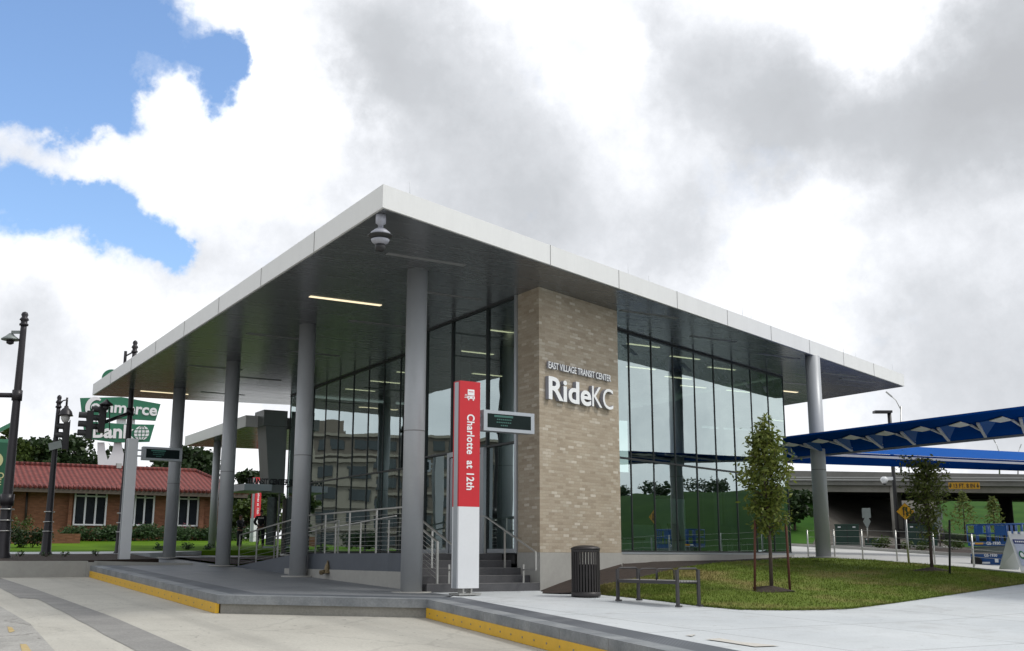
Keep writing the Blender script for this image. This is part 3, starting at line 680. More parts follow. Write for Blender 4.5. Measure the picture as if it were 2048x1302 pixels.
# right curtain wall
GR = 1.409
right = tag(MB().build('curtain_wall', 'dark_alu', bld)) if False else None
def frame_bar(mb, a, b, w_, dpt, up): mb.bar(a, b, w_, dpt, up)
ms = [3.49, 4.32, 5.61, 6.87, 8.15, 9.49, 10.79, 12.14, 13.49, 14.83, 16.12]
mb = MB()
for s_ in ms: mb.box(O(s_, GR, (FB + ZS) / 2), .028, .05, ZS - FB - .02, TH)
for z in (FB + .08, ZT, ZS - .05):
    a, b = O(ms[0], GR, z), O(ms[-1], GR, z); mb.bar(a, b, .10, .05)
cw = mb.build('curtain_wall', 'dark_alu', bld)
mb = MB(); mb.bar(O(3.45, GR, FB + .03) + NR * .05, O(16.17, GR, FB + .03) + NR * .05, .14, .05); mb.build('sill', 'alu', cw)
mb = MB(); mb.bar(O(3.45, GR, FB - .5) + NR * -.0, O(16.15, GR, FB - .5), .22, 1.0 - .005); mb.build('foundation_wall', 'conc_base', bld)
pr = random.Random(11)
def pane(a, b, z0, z1, nrm, par):
    d = (b - a).normalized(); ax0 = d; t1, t2 = pr.gauss(0, .0022), pr.gauss(0, .0018)
    n_ = (nrm + d * t1 + ZZ * t2).normalized(); x_ = (d - n_ * d.dot(n_)).normalized(); z_ = x_.cross(n_)
    if z_.z < 0: z_ = -z_
    c = (a + b) / 2 + ZZ * (z0 + z1) / 2; L = (b - a).length / 2 - .004; h = (z1 - z0) / 2 - .004
    mb = MB(); q = [c - x_ * L - z_ * h, c + x_ * L - z_ * h, c + x_ * L + z_ * h, c - x_ * L + z_ * h]
    nn = (q[1] - q[0]).cross(q[2] - q[1])
    if nn.dot(nrm) < 0: q = q[::-1]
    mb.slab([p_ - n_ * .012 for p_ in q], n_, .012) if False else mb.poly(q)
    return mb.build('window_pane', 'glass', par)
for i in range(len(ms) - 1):
    for z0, z1 in ((FB + .1, ZT - .02), (ZT + .02, ZS - .07)): pane(O(ms[i], GR), O(ms[i + 1], GR), z0, z1, NR, cw)
# left curtain wall (x = 1.19), from 6.3 to 21.1
ml = [6.3, 7.75, 9.1, 10.44, 11.74, 13.05, 14.42, 15.77, 17.12, 18.44, 19.78, 21.1]
XL = Vector((-1, 0, 0)); mb = MB()
for y in ml: mb.box((1.19, y, (FB + ZS) / 2), .05, .028, ZS - FB - .02)
for z in (FB + .08, ZT, ZS - .05): mb.bar((1.19, ml[0], z), (1.19, ml[-1], z), .10, .05)
lw = mb.build('curtain_wall', 'dark_alu', bld)
for i in range(len(ml) - 1):
    for z0, z1 in ((FB + .1, ZT - .02), (ZT + .02, ZS - .07)): pane(Vector((1.19, ml[i], 0)), Vector((1.19, ml[i + 1], 0)), z0, z1, XL, lw)
mb = MB(); mb.box((1.3, 13.7, .4), .3, 14.9, .86); mb.build('foundation_wall', 'conc_base', bld)
# entrance wall (x = .06), y 1.05 .. 6.25, with a door
mb = MB()
for y in (1.08, 2.62, 4.6, 6.22): mb.box((.06, y, (FB + ZS) / 2), .10, .05, ZS - FB - .02)
for z in (ZT + .02, ZS - .03): mb.bar((.06, 1.08, z), (.06, 6.22, z), .09, .05)
ew = mb.build('entrance_wall', 'dark_alu', bld)
mb = MB(); mb.box((.0, 1.06, (FB + ZS) / 2), .09, .10, ZS - FB - .03); mb.bar((.02, 1.1, FB + .07), (.02, 2.5, FB + .07), .07, .10); mb.bar((.02, 4.75, FB + .07), (.02, 6.2, FB + .07), .07, .10); mb.build('frame', 'alu', ew)
for (y0, y1) in ((1.1, 2.6), (4.62, 6.2)): pane(Vector((.06, y0, 0)), Vector((.06, y1, 0)), FB + .1, ZT - .02, XL, ew)
for (y0, y1) in ((1.1, 2.6), (2.64, 4.58), (4.62, 6.2)): pane(Vector((.06, y0, 0)), Vector((.06, y1, 0)), ZT + .05, ZS - .06, XL, ew)
mb = MB()
for y in (2.66, 4.56): mb.box((-.02, y, (FB + ZT) / 2), .12, .13, ZT - FB)
mb.box((-.02, 3.61, ZT - .06), .12, 1.8, .13)
for y in (2.82, 3.56, 3.68, 4.40): mb.box((-.03, y, (FB + ZT - .15) / 2), .06, .11, ZT - FB - .16)
for (y0, y1) in ((2.8, 3.6), (3.64, 4.44)):
    mb.box((-.03, (y0 + y1) / 2, FB + .18), .055, y1 - y0, .34); mb.box((-.03, (y0 + y1) / 2, ZT - .22), .055, y1 - y0, .14)
dr = mb.build('door', 'alu', bld)
for (y0, y1) in ((2.86, 3.52), (3.72, 4.36)): 
    mb = MB(); mb.poly([(-.03, y1, FB + .35), (-.03, y0, FB + .35), (-.03, y0, ZT - .29), (-.03, y1, ZT - .29)]); mb.build('door_glass', 'glass', dr)
for y in (3.5, 3.74): mb = MB(); mb.tube([(-.10, y, FB + .75), (-.10, y, FB + 1.35)], .014, 8); mb.build('handle', 'steel', dr)
# jog wall glass between the two planes
mb = MB(); mb.box((.62, 6.27, (FB + ZS) / 2), 1.1, .06, ZS - FB - .03); mb.build('side_wall', 'panel', bld)
# interior
mb = MB(); mb.prism([(.15, 1.4), (15.0, 7.1), (15.0, 20.6), (1.3, 21.0), (1.3, 6.3), (.15, 6.3)], FB - .25, FB - .01); mb.build('floor', 'intfloor', bld)
mb = MB()
mb.box((7.0, 20.9, 4.0), 11.6, .2, 6.4); mb.box((8.2, 14.5, 3.6), 3.0, 5.0, 5.4); mb.build('inner_wall', 'intwall', bld)
for x, y in ((2.4, 5.4), (7.2, 8.9), (3.6, 10.6), (3.6, 16.6)): mb = MB(); mb.lathe((x, y, FB), [(.24, 0), (.24, ZS - FB - .02)], 20); mb.build('inner_column', 'column', bld)
mb = MB(); XE = 15.0
for k in range(6):
    y = 8.0 + k * 2.4; mb.box((XE - .02, y, 4.0), .1, .12, 6.3)
mb.box((XE, 14, FB + .1), .1, 13.2, .1); mb.box((XE, 14, ZT), .1, 13.2, .1)
ee = mb.build('end_wall_frame', 'dark_alu', bld)
for k in range(5):
    y = 8.0 + k * 2.4
    if k in (0, 1, 4): pane(Vector((XE, y + .06, 0)), Vector((XE, y + 2.34, 0)), FB + .15, ZS - .06, Vector((1, 0, 0)), ee)
# pane on the short glass return at the right corner
c0 = O(16.12, GR); pane(c0, Vector((XE, 8.0, 0)), FB + .1, ZS - .07, Vector((1, 0, 0)), ee)
mb = MB(); mb.box(O(10.2, 7.6, 1.3), 4.0, .1, .9, TH); mb.box(O(5.6, 4.3, 1.6), .9, .5, 1.5, TH); mb.box((8.7, 11.9, 2.2), 2.6, .06, 2.6); mb.build('partition', 'intwhite', bld)
for (x, y) in ((1.5, 3.0), (1.5, 5.2), (3.8, 3.9), (3.8, 6.2), (6.3, 4.8), (6.3, 7.3), (8.8, 5.8), (8.8, 8.2), (11.3, 6.8), (11.3, 9.2), (2.4, 8.6), (2.4, 11.0), (2.4, 13.4), (2.4, 15.8), (2.4, 18.2), (4.9, 9.9), (4.9, 12.3), (4.9, 14.7), (4.9, 17.1), (13.2, 10.6)):
    slight(x, y, 1.25, 'warmin', nm='ceiling_light', w_=.10)
mb = MB(); mb.box((XE, 14.0, 4.0), .12, 4.8, 6.2); mb.box((11.6, 12.2, 2.4), 2.6, .2, 3.1); mb.build('inner_wall', 'intwall', bld)
mb = MB(); mb.box((9.2, 8.6, FB + .5), 2.2, .7, 1.0, TH); mb.box((11.9, 9.9, FB + 1.0), .9, .8, 2.0, TH); mb.build('counter', 'intwhite', bld)
# seats inside
ch = thing('waiting_chair', 'dark mesh waiting chair inside the glass hall near the brick pier', 'chair', (0, 0, 0), 0, 'waiting chairs inside the hall')
mb = MB(); mb.box((0, 0, .45), .5, .48, .05); mb.build('seat', 'chair', ch)
mb = MB(); mb.bar((0, .22, .5), (0, .34, .98), .46, .04); mb.build('backrest', 'chair', ch)
for sx in (-.21, .21):
    for sy in (-.2, .2): mb = MB(); mb.tube([(sx, sy, 0), (sx * .9, sy * .9, .43)], .014, 6); mb.build('leg', 'steel', ch)
spots = ((5.6, 4.4, .3), (6.3, 4.7, .2), (8.1, 5.4, .4), (9.0, 5.8, .1), (11.9, 6.7, -.2), (12.6, 7.0, .3))
for i, (x, y, a_) in enumerate(spots):
    lb = 'dark waiting chair behind the glass, number %s from the brick pier' % ('one two three four five six'.split()[i])
    lb = ['dark mesh waiting chair inside the glass nearest the brick pier', 'dark waiting chair inside, second from the brick pier', 'dark waiting chair behind the fourth glass bay from the pier', 'dark waiting chair beside the white counter behind glass', 'dark waiting chair behind the staked tree inside the hall', 'dark waiting chair nearest the far glass corner inside'][i]
    if i == 0: ch.location = (x, y, FB); ch.rotation_euler.z = a_; ch['label'] = lb
    else: copy_tree(ch, None, (x, y, FB), a_, lb)

# lettering on the pier
def sign(name, label, txt, z, size, s0, width, bold, ext, extra=None):
    t_ = thing(name, label, 'sign', O(s0, 0, z))
    mb = MB(); text_into(mb, txt, (0, 0, 0), (1, 0, 0), (0, 0, 1), size, ext, bold)
    x0 = min(q.x for q in mb.v); x1 = max(q.x for q in mb.v); k = width / (x1 - x0)
    vs = [O(s0, 0, z) + UX * ((q.x - x0) * k) + ZZ * q.z - NR * 0 + NR * (.06 - q.y) for q in mb.v]
    f2 = MB(); f2.mesh(vs, mb.f); 
    yf = min(q.y for q in mb.v)
    face = MB(); side = MB()
    for fc in mb.f:
        front = all(abs(mb.v[i].y - yf) < 1e-4 for i in fc); (face if front else side).mesh([vs[i] for i in fc], [tuple(range(len(fc)))])
    face.build('letter_face', 'letter', t_); side.build('letter_return', 'lside', t_)
    return t_
def on_pier(u, v, off=.1): 
    q = on_r(u, v, -off / math.cos(TH)) - NR * off; return q.x / UX.x, q.z
s0, z0 = on_pier(1098, 733); s1, z1 = on_pier(1223, 762); _, zt = on_pier(1098, 727)
sign('name_sign', 'small raised white capitals EAST VILLAGE TRANSIT CENTER high on the brick pier', 'EAST VILLAGE TRANSIT CENTER', z0 - .03, .235, s0, s1 - s0, .004, .03)
s0, za = on_pier(1097, 796); s2, _ = on_pier(1182, 790); s3, zb = on_pier(1183, 800); s4, zc = on_pier(1227, 820); _, zR = on_pier(1097, 752)
sg = thing('route_brand_sign', 'large raised white RideKC letters below the small capitals on the brick pier', 'sign', O(s0, 0, za))
def letters_to(parent, txt, s0, width, z, size, bold, ext):
    mb = MB(); text_into(mb, txt, (0, 0, 0), (1, 0, 0), (0, 0, 1), size, ext, bold)
    x0 = min(q.x for q in mb.v); x1 = max(q.x for q in mb.v); k = width / (x1 - x0); yf = min(q.y for q in mb.v)
    vs = [O(s0, 0, z) + UX * ((q.x - x0) * k) + ZZ * q.z + NR * (.06 - q.y) for q in mb.v]
    face = MB(); side = MB()
    for fc in mb.f:
        fr_ = all(abs(mb.v[i].y - yf) < 1e-4 for i in fc); (face if fr_ else side).mesh([vs[i] for i in fc], [tuple(range(len(fc)))])
    face.build('letter_face', 'letter', parent); side.build('letter_return', 'lside', parent)
letters_to(sg, 'Ride', s0, s2 - s0, za, (zR - za) / .70, .018, .05)
letters_to(sg, 'KC', s2 + .04, s4 - s2 - .06, za, (zR - za) / .70, .0, .05)

# security camera under the roof corner
q = hitc = Zp(762, 430, ZS - .02)
t_ = thing('security_camera', 'white dome security camera hanging under the near roof corner', 'security camera', q)
k = 1.0
mb = MB(); mb.lathe(q - ZZ * .62, [(.05, .36), (.055, .42), (.10, .45), (.10, .62)], 20); mb.lathe(q - ZZ * .42, [(.20, .0), (.19, .06), (.12, .12), (.05, .16)], 24); mb.build('mount', 'trim', t_)
mb = MB(); mb.lathe(q - ZZ * .50, [(.12, 0), (.16, .02), (.24, .07), (.245, .085)], 24); mb.build('shroud', 'blackm', t_)
mb = MB(); mb.lathe(q - ZZ * .60, [(.09, 0), (.16, .05), (.18, .10), (.14, .12)], 24); mb.build('housing', 'trim', t_)
mb = MB(); mb.lathe(q - ZZ * .74, [(.03, 0), (.08, .02), (.10, .08), (.10, .14)], 20); mb.build('lens_dome', 'blackm', t_)

# stairs
st = thing('entrance_stairs', 'five dark concrete steps rising between the ramp wall and the brick pier', 'stairs', (-1.5, .8, 0))
nos = MB(); mb = MB(); XW = -2.95
ys = [-.02, .42, .85, 1.28, 1.72]; rh = FB / 5
for i, y in enumerate(ys):
    z1 = rh * (i + 1); ye = ys[i + 1] + .02 if i < 4 else 1.985
    xs_ = XW if i < 2 else XW + .285; mb.box(((xs_ - .02) / 2, (y + ye) / 2, (z1 - .25) / 2 - .0), -xs_ - .02, ye - y, z1 + .25)
    nos.box(((xs_ - .02) / 2, y + .02, z1 + .002), -xs_ - .03, .045, .008)
mb.build('steps', 'step', st); nos.build('nosing', 'step_edge', st)
# landing and ramp
rp = thing('access_ramp', 'grey walled access ramp running from the stair landing down to the far platform', 'ramp', (-2.3, 8, 0))
mb = MB()
def rz_(y): return FB if y < 8.4 else FB - (y - 8.4) * (FB - .42) / 5.6
mb.prism([(XW, 1.99), (-1.65, 1.99), (-1.65, 8.4), (XW, 8.4)], .3, FB + .01)
mb.mesh([(XW, 8.4, .2), (-1.65, 8.4, .2), (-1.65, 14, .2), (XW, 14, .2), (XW, 8.4, FB), (-1.65, 8.4, FB), (-1.65, 14, .43), (XW, 14, .43)], [(0, 3, 2, 1), (4, 5, 6, 7), (0, 1, 5, 4), (2, 3, 7, 6), (1, 2, 6, 5), (3, 0, 4, 7)])
mb.box((XW + .14, 1.43, .63), .28, 1.11, .42); mb.build('ramp_wall', 'conc_dark', rp)
mb = MB(); mb.prism([(XW - .02, 1.995), (-1.7, 1.995), (-1.7, 9.2), (XW - .02, 9.2)], -.2, .42); mb.box((XW + .13, 1.43, .1), .302, 1.115, .636); mb.build('ramp_base', 'conc_base', rp)
mb = MB(); mb.prism([(-1.64, 1.99), (1.1, 1.99), (1.1, 6.2), (-1.64, 6.2)], .0, FB - .004); mb.build('landing', 'step', rp)
# brass connection on the ramp wall
q = Xp(655, 1136, XW - .03)
t_ = thing('wall_hydrant', 'small tarnished brass hydrant outlet on the ramp wall', 'hydrant', q)
mb = MB(); mb.lathe(q - ZZ * .14, [(.15, 0), (.15, .03), (.09, .10), (.07, .2), (.03, .27), (.012, .34)], 14); mb.build('outlet_body', 'brass', t_)
mb = MB(); mb.tube([q + Vector((-.03, 0, -.08)), q + Vector((-.2, -.06, -.12))], [.05, .06], 10); mb.tube([q + Vector((-.03, 0, -.08)), q + Vector((-.16, .12, -.12))], [.05, .06], 10); mb.build('nozzle', 'brass', t_)

# guard rail on the ramp
def railing(name, label, pts, hgt=1.03, cables=9, ext=True, posts=None, low=True):
    t_ = thing(name, label, 'railing', pts[0])
    for q in (posts or pts):
        q = Vector(q); mb = MB(); mb.box(q + ZZ * hgt / 2, .036, .036, hgt); mb.build('post', 'steel', t_)
    mb = MB()
    for a, b in zip(pts, pts[1:]): mb.bar(Vector(a) + ZZ * (hgt + .01), Vector(b) + ZZ * (hgt + .01), .05, .035)
    mb.build('top_rail', 'steel', t_)
    if cables:
        mb = MB()
        for k in range(cables):
            for a, b in zip(pts, pts[1:]): mb.tube([Vector(a) + ZZ * (.09 + k * (hgt - .12) / cables), Vector(b) + ZZ * (.09 + k * (hgt - .12) / cables)], .004, 5, False)
        mb.build('cables', 'steel', t_)
    return t_
ry = [1.3, 2.9, 4.6, 6.3, 8.0]
railing('guard_rail', 'stainless cable guard rail along the level top of the ramp wall', [(XW + .06, y, FB) for y in ry], 1.05)
railing('guard_rail', 'stainless cable rail stepping down the sloping far end of the ramp', [(XW + .06, y, rz_(y)) for y in (8.4, 10.1, 12.1, 13.9)], 1.0, 6)
railing('guard_rail', 'inner stainless rail on the far side of the sloping ramp', [(-1.7, y, rz_(y)) for y in (8.3, 10.1, 12.1, 13.9)], .95, 5)
t_ = thing('ramp_handrail', 'thin stainless handrail inside the ramp guard climbing toward the landing', 'handrail', (-1.8, 4, FB))
mb = MB(); mb.tube([(XW + .16, 9, rz_(9) + .55), (XW + .16, 8, FB + .6), (XW + .16, 2.0, FB + .88)], .018, 8); mb.build('rail', 'steel', t_)
for y in (2.4, 4.1, 5.8): mb = MB(); mb.box((XW + .16, y, FB + .4), .03, .03, .78); mb.build('post', 'steel', t_)
# stair rails
def G2(x, y): return rh * max(0, sum(1 for k in ys if y > k))
def stair_rail(name, label, x, cab):
    t_ = thing(name, label, 'handrail', (x, .2, .2))
    pa, pb, pc = Vector((x, .12, rh)), Vector((x, .98, rh * 3)), Vector((x, 1.95, FB))
    hb = .92
    if cab:
        for q in (pa, pc): mb = MB(); mb.box(q + ZZ * hb / 2, .045, .05, hb); mb.build('post', 'steel', t_)
    else:
        for q in (pa + ZZ * 0, pb, pc):
            hh_ = .42 if q is pa or (q - pa).length < .01 else hb - .04
            mb = MB(); mb.box(q + ZZ * hh_ / 2, .045, .02, hh_); mb.build('post', 'steel', t_)
    mb = MB()
    if cab: mb.bar(pa + ZZ * hb, pc + ZZ * hb, .05, .035)
    else:
        e0 = Vector((x, -.42, rh * .4 + hb - .12))
        mb.bar(e0, pc + ZZ * hb, .045, .03); mb.bar(pc + ZZ * hb, pc + ZZ * hb + YY * .45, .045, .03); mb.bar(pc + ZZ * hb + YY * .44, pc + ZZ * (hb - .42) + YY * .44, .045, .03, YY)
        mb.bar(e0, e0 - ZZ * .40, .045, .03, YY); mb.bar(e0 - ZZ * .40, Vector((x, .12, e0.z - .40)), .045, .03)
    mb.build('rail', 'steel', t_)
    if cab:
        mb = MB()
        for k in range(8): mb.tube([pa + ZZ * (.1 + k * .1), pc + ZZ * (.1 + k * .1)], .005, 5, False)
        mb.build('cables', 'steel', t_)
stair_rail('stair_rail', 'cable filled stainless rail on the ramp side of the steps', XW + .32, True)
stair_rail('stair_rail', 'bent flat bar handrail beside the steps between column and red pylon', XW + .62, False)
stair_rail('stair_rail', 'bent flat bar handrail against the brick pier beside the steps', -.38, False)

# ------------------------------------------------------------------ far wing: tapered metal box, low roof, sign beam, door
wg = thing('service_wing', 'grey green metal portal with a low flat roof beyond the left glass wall', 'building', (-.4, 21.3, .8))
YW = 21.25
def W(u, v, y=YW): return Yp(u, v, y)
xa = W(528, 830).x; xb = 1.12
mb = MB(); zt_, zm_, zl_ = W(530, 819).z, W(530, 851).z, W(537, 966).z
mb.prism([(xa, YW), (xb, YW), (xb, YW + 1.2), (xa, YW + 1.2)], zm_ + .005, zt_)
mb.build('upper_box', 'panel', wg)
mb = MB(); x1 = W(530, 855).x + .03; x2 = W(538, 960).x
mb.mesh([(x1, YW + .02, zm_ - .005), (xb, YW + .02, zm_ - .005), (xb, YW + .02, zl_), (x2, YW + .02, zl_), (x1, YW + 1.1, zm_ - .005), (xb, YW + 1.1, zm_ - .005), (xb, YW + 1.1, zl_), (x2, YW + 1.1, zl_)],
        [(3, 2, 1, 0), (4, 5, 6, 7), (0, 1, 5, 4), (2, 3, 7, 6), (0, 4, 7, 3), (1, 2, 6, 5)]); mb.build('tapered_panel', 'panel', wg)
mb = MB(); mb.prism([(x2 + .02, YW + .04), (xb, YW + .04), (xb, YW + 1.0), (x2 + .02, YW + 1.0)], W(540, 985).z, zl_ - .006); mb.build('lower_band', 'panel', wg)
zrb, zrt = 5.98, 6.45
mb = MB(); mb.prism([(-.4, 22.0), (18, 22.0), (18, 29.2), (-.4, 31.6)], zrb, zrt); rr_ = mb.build('low_roof', 'fascia', wg)
mb = MB(); mb.prism([(-.36, 22.0), (18, 22.0), (18, 29.1), (-.36, 31.5)], zrb - .01, zrb - .002); mb.build('low_soffit', 'soffit', rr_)
mb = MB(); mb.lathe((.35, 28.6, .9), [(.17, 0), (.17, zrb - .92)], 20); mb.build('low_column', 'column', wg)
# beam with letters
b0, b1 = W(489, 968, YW - .1), W(538, 964, YW - .1)
mb = MB(); zb0, zb1 = W(505, 981).z, W(505, 968).z; mb.prism([(b0.x - .1, YW + 2.4), (b0.x, YW - .1), (x2 + .1, YW - .1), (x2 + .1, YW + 2.2)], zb0, zb1); bm_ = mb.build('sign_beam', 'alu', wg)
mb = MB(); text_into(mb, 'TRANSIT CENTER', (b0.x + .12, YW - .02, zb1 + .01), (1, 0, 0), (0, 0, 1), .32, .03, .008, xs=.68); mb.build('lettering', 'dark_alu', bm_)
# wall with sidelight and door under it
mb = MB(); zd = W(540, 990).z
mb.box(((x2 + xb) / 2 + .35, YW + .62, (zd + .7) / 2), xb - x2 - .65, .1, zd - .7 + .02); mb.build('wing_wall', 'doorpanel', wg)
mb = MB(); mb.box((W(597, 1040).x - .05, YW + .55, 1.95), .9, .06, 2.2); wd_ = mb.build('door', 'doorpanel', wg)
mb = MB(); mb.box((W(590, 1040).x, YW + .5, 1.95), .03, .06, .35); mb.build('handle', 'steel', wd_)
mb = MB(); mb.box((W(553, 1030).x, YW + .58, (zd + .95) / 2 + .1), .42, .04, zd - 1.25); mb.build('sidelight', 'wingglass', wg)
mb = MB(); mb.box((W(552, 1030).x, YW + .54, 1.12), .62, .08, .06); mb.box((W(566, 1030).x, YW + .54, 2.2), .05, .08, 2.4); mb.build('sidelight_frame', 'alu', wg)

# ------------------------------------------------------------------ pylon signs
def pylon(name, label, base, rz, H_=4.56, red=True, disp=True, txt='Charlotte  at 12th', z0=.14, w_=.46, scr_side=1):
    t_ = thing(name, label, 'bus stop sign', base, rz); W_ = WM[t_.name]; g = lambda x, y, z: W_ @ Vector((x, y, z))
    ax = (W_.to_3x3() @ Vector((1, 0, 0)), W_.to_3x3() @ Vector((0, 1, 0)), ZZ)
    B = lambda mb, c, sx, sy, sz: mb.box(g(*c), sx, sy, sz, ax=ax)
    mb = MB(); B(mb, (0, 0, .02), .55, .42, .04); 
    for x in (-.1, .1): B(mb, (x, 0, .09), .04, .2, .12)
    mb.build('base_plate', 'steel', t_)
    zr = z0 + (H_ - z0) * .385
    mb = MB(); B(mb, (0, 0, (z0 + zr) / 2), w_, .27, zr - z0); lo_ = mb.build('lower_panel', 'white', t_)
    mb = MB(); B(mb, (0, .0, (z0 + H_) / 2 - .01), w_ + .012, .16, H_ - z0 - .03); mb.build('frame', 'alu', t_)
    mb = MB(); B(mb, (0, 0, (zr + H_) / 2), w_, .27, H_ - zr - .002); up_ = mb.build('upper_panel', 'red' if red else 'white', t_)
    if red:
        mb = MB(); text_into(mb, txt, g(-.07, -.139, H_ - .72), ax[2] * -1, ax[0], .262, .004, .005, spacing=1.06, xs=.80); 
        mb.build('lettering', 'letter', up_)
        mb = MB(); zc = H_ - .28   # bus pictogram
        B(mb, (.02, -.138, zc + .035), .17, .008, .13); B(mb, (.02, -.138, zc - .075), .19, .008, .06); B(mb, (-.04, -.138, zc - .125), .03, .008, .03); B(mb, (.08, -.138, zc - .125), .03, .008, .03)
        for k in range(3): B(mb, (-.11, -.138, zc - .02 - k * .032), .05 + .012 * k, .008, .012)
        mb.build('bus_symbol', 'letter', up_)
        mb = MB(); B(mb, (.02, -.144, zc + .05), .12, .006, .012); B(mb, (-.03, -.144, zc - .075), .022, .006, .022); B(mb, (.07, -.144, zc - .075), .022, .006, .022); mb.build('bus_symbol_detail', 'red', up_)
    if disp:
        sx = scr_side
        mb = MB(); B(mb, (sx * 1.04, 0, 3.74), 1.36, .26, .46); bx_ = mb.build('display_case', 'alu', t_)
        mb = MB(); B(mb, (sx * 1.04, -.133, 3.74), 1.16, .006, .31); sn = mb.build('screen', 'screen', bx_)
        mb = MB()
        B(mb, (sx * 1.04 - .16, -.138, 3.845), .50, .004, .045)
        for k, (x_, w2) in enumerate(((-.14, .40), (-.13, .44), (-.12, .24))): 
            for q in range(int(w2 / .05)): B(mb, (sx * 1.04 + x_ - w2 / 2 + q * .05 + .02, -.138, 3.775 - k * .065), .034, .004, .026)
        mb.build('screen_text', 'screen_ink', sn)
        mb = MB()
        for z in (3.64, 3.84): B(mb, (sx * .31, 0, z), .2, .05, .05)
        mb.build('bracket', 'alu', t_)
    return t_
q = hit(930, 1190); q = Vector((q.x, q.y, Hw(q.x, q.y)))
pylon('stop_pylon', 'tall red and white bus stop pylon reading Charlotte at 12th beside the steps', q, R(3), w_=.52)
q = hit(247, 1127); q = Vector((q.x, q.y, Hw(q.x, q.y)))
ql = q
pylon('stop_pylon', 'plain grey bus stop pylon with a dark display at the far left of the platform', q, R(3), 4.22, False, True, w_=.34)
q = Dp(508, 1093, 66)
pylon('stop_pylon', 'distant thin red and white pylon beyond the police officers', q, R(35), 3.95, True, False, txt='Holmes at 12th', w_=.55)

# ------------------------------------------------------------------ yellow bumper rails on the kerb
def bumper(label, a, b, n):
    a = Vector((a.x, a.y, Hs(a.x, a.y) + .10)); b = Vector((b.x, b.y, Hs(b.x, b.y) + .10)); d = (b - a).normalized(); nn = Vector((d.y, -d.x, 0))
    if nn.x > 0: nn = -nn
    t_ = thing('kerb_bumper', label, 'kerb bumper', a, 0, 'yellow bumper rails on the kerb')
    mb = MB(); mb.bar(a, b, .07, .19); mb.build('rail', 'yellow', t_)
    mb = MB()
    for k in range(n):
        f = (k + .5) / n; q = a.lerp(b, f) + nn * .036
        mb.tube([q, q + nn * .006], .016, 8)
    mb.build('bolts', 'joint', t_)
def offs(q, dx): return Vector((q.x + dx, q.y, 0))
bumper('yellow bolted bumper rail on the farther left length of kerb', K[0] + Vector((-.0, -.2, 0)), K[1] + Vector((0, .03, 0)), 22)
bumper('yellow bolted bumper rail on the near kerb, running out at the bottom edge', K[2] + Vector((0.02, .0, 0)), K[2].lerp(K[3], 1.0), 20)

# ------------------------------------------------------------------ litter bin
q = hit(1172, 1193); q = Vector((q.x, q.y, Hw(q.x, q.y)))
t_ = thing('litter_bin', 'round dark slatted metal litter bin in front of the brick pier', 'litter bin', q)
rb = .30
mb = MB()
for k in range(30):
    a_ = 2 * math.pi * k / 30; mb.box(q + Vector((math.cos(a_) * rb, math.sin(a_) * rb, .52)), .012, .036, .88, a_)
mb.build('slats', 'can', t_)
mb = MB(); mb.lathe(q, [(rb + .01, 0), (rb + .015, .02), (rb + .015, .09), (rb - .02, .10)], 36); mb.lathe(q + ZZ * .93, [(rb + .005, 0), (rb + .01, .05), (rb - .01, .06)], 36); mb.build('hoops', 'can', t_)
mb = MB(); mb.lathe(q + ZZ * .985, [(rb + .02, 0), (rb + .02, .025), (rb - .04, .06), (.15, .085), (.01, .09)], 36); mb.build('lid', 'can', t_)
mb = MB(); mb.lathe(q + ZZ * .05, [(rb - .05, 0), (rb - .05, .62)], 24); mb.build('liner', 'liner', t_)

# ------------------------------------------------------------------ bench
F = [hit(u, v) for u, v in ((1236, 1202), (1356, 1214), (1267, 1199), (1393, 1211))]     # near-left, near-right, far-left, far-right feet
a = Vector((F[0].x, F[0].y, 0)); b = Vector((F[1].x, F[1].y, 0)); d = (b - a).normalized(); L = (b - a).length
nb = Vector((-d.y, d.x, 0)); 
if nb.dot(Vector((F[3].x - b.x, F[3].y - b.y, 0))) < 0: nb = -nb
WB = .55; zb_ = (Hw(a.x, a.y) + Hw(b.x, b.y)) / 2; ang = math.atan2(d.y, d.x)
t_ = thing('park_bench', 'backless dark metal bench with slatted seat and looped armrests at the lawn edge', 'bench', (a.x, a.y, zb_))
zz0 = zb_
for e in (0, L):
    for s_ in (0, WB):
        c = a + d * e + nb * s_; zg = Hw(c.x, c.y); mb = MB(); mb.box((c.x, c.y, (zg + zz0 + .66) / 2), .045, .06, zz0 + .66 - zg, ang); mb.box((c.x + d.x * .02, c.y + d.y * .02, zg + .015), .13, .07, .03, ang); mb.build('leg', 'bench', t_)
mb = MB()
for k in range(7):
    c0 = a + nb * (.05 + k * (WB - .1) / 6); c1 = c0 + d * L; mb.bar(c0 + ZZ * (zz0 + .44), c1 + ZZ * (zz0 + .44), .06, .03)
mb.build('seat', 'slats', t_)
mb = MB()
for s_ in (.0, WB): mb.bar(a + nb * s_ + ZZ * (zz0 + .42), a + nb * s_ + d * L + ZZ * (zz0 + .42), .03, .06)
mb.build('seat_frame', 'bench', t_)
for e in (0.0, L): 
    mb = MB(); c = a + d * e; mb.tube([c + ZZ * (zz0 + .63), c + nb * .06 + ZZ * (zz0 + .68), c + nb * (WB - .06) + ZZ * (zz0 + .68), c + nb * WB + ZZ * (zz0 + .63)], .02, 6); mb.build('armrest', 'bench', t_)
for e in (L * .36, L * .64):
    mb = MB(); c = a + d * e + nb * .04; mb.tube([c + ZZ * (zz0 + .45), c + ZZ * (zz0 + .63), c + nb * .05 + ZZ * (zz0 + .67), c + nb * .42 + ZZ * (zz0 + .67), c + nb * .47 + ZZ * (zz0 + .63), c + nb * .47 + ZZ * (zz0 + .45)], .014, 6); mb.build('armrest', 'bench', t_)

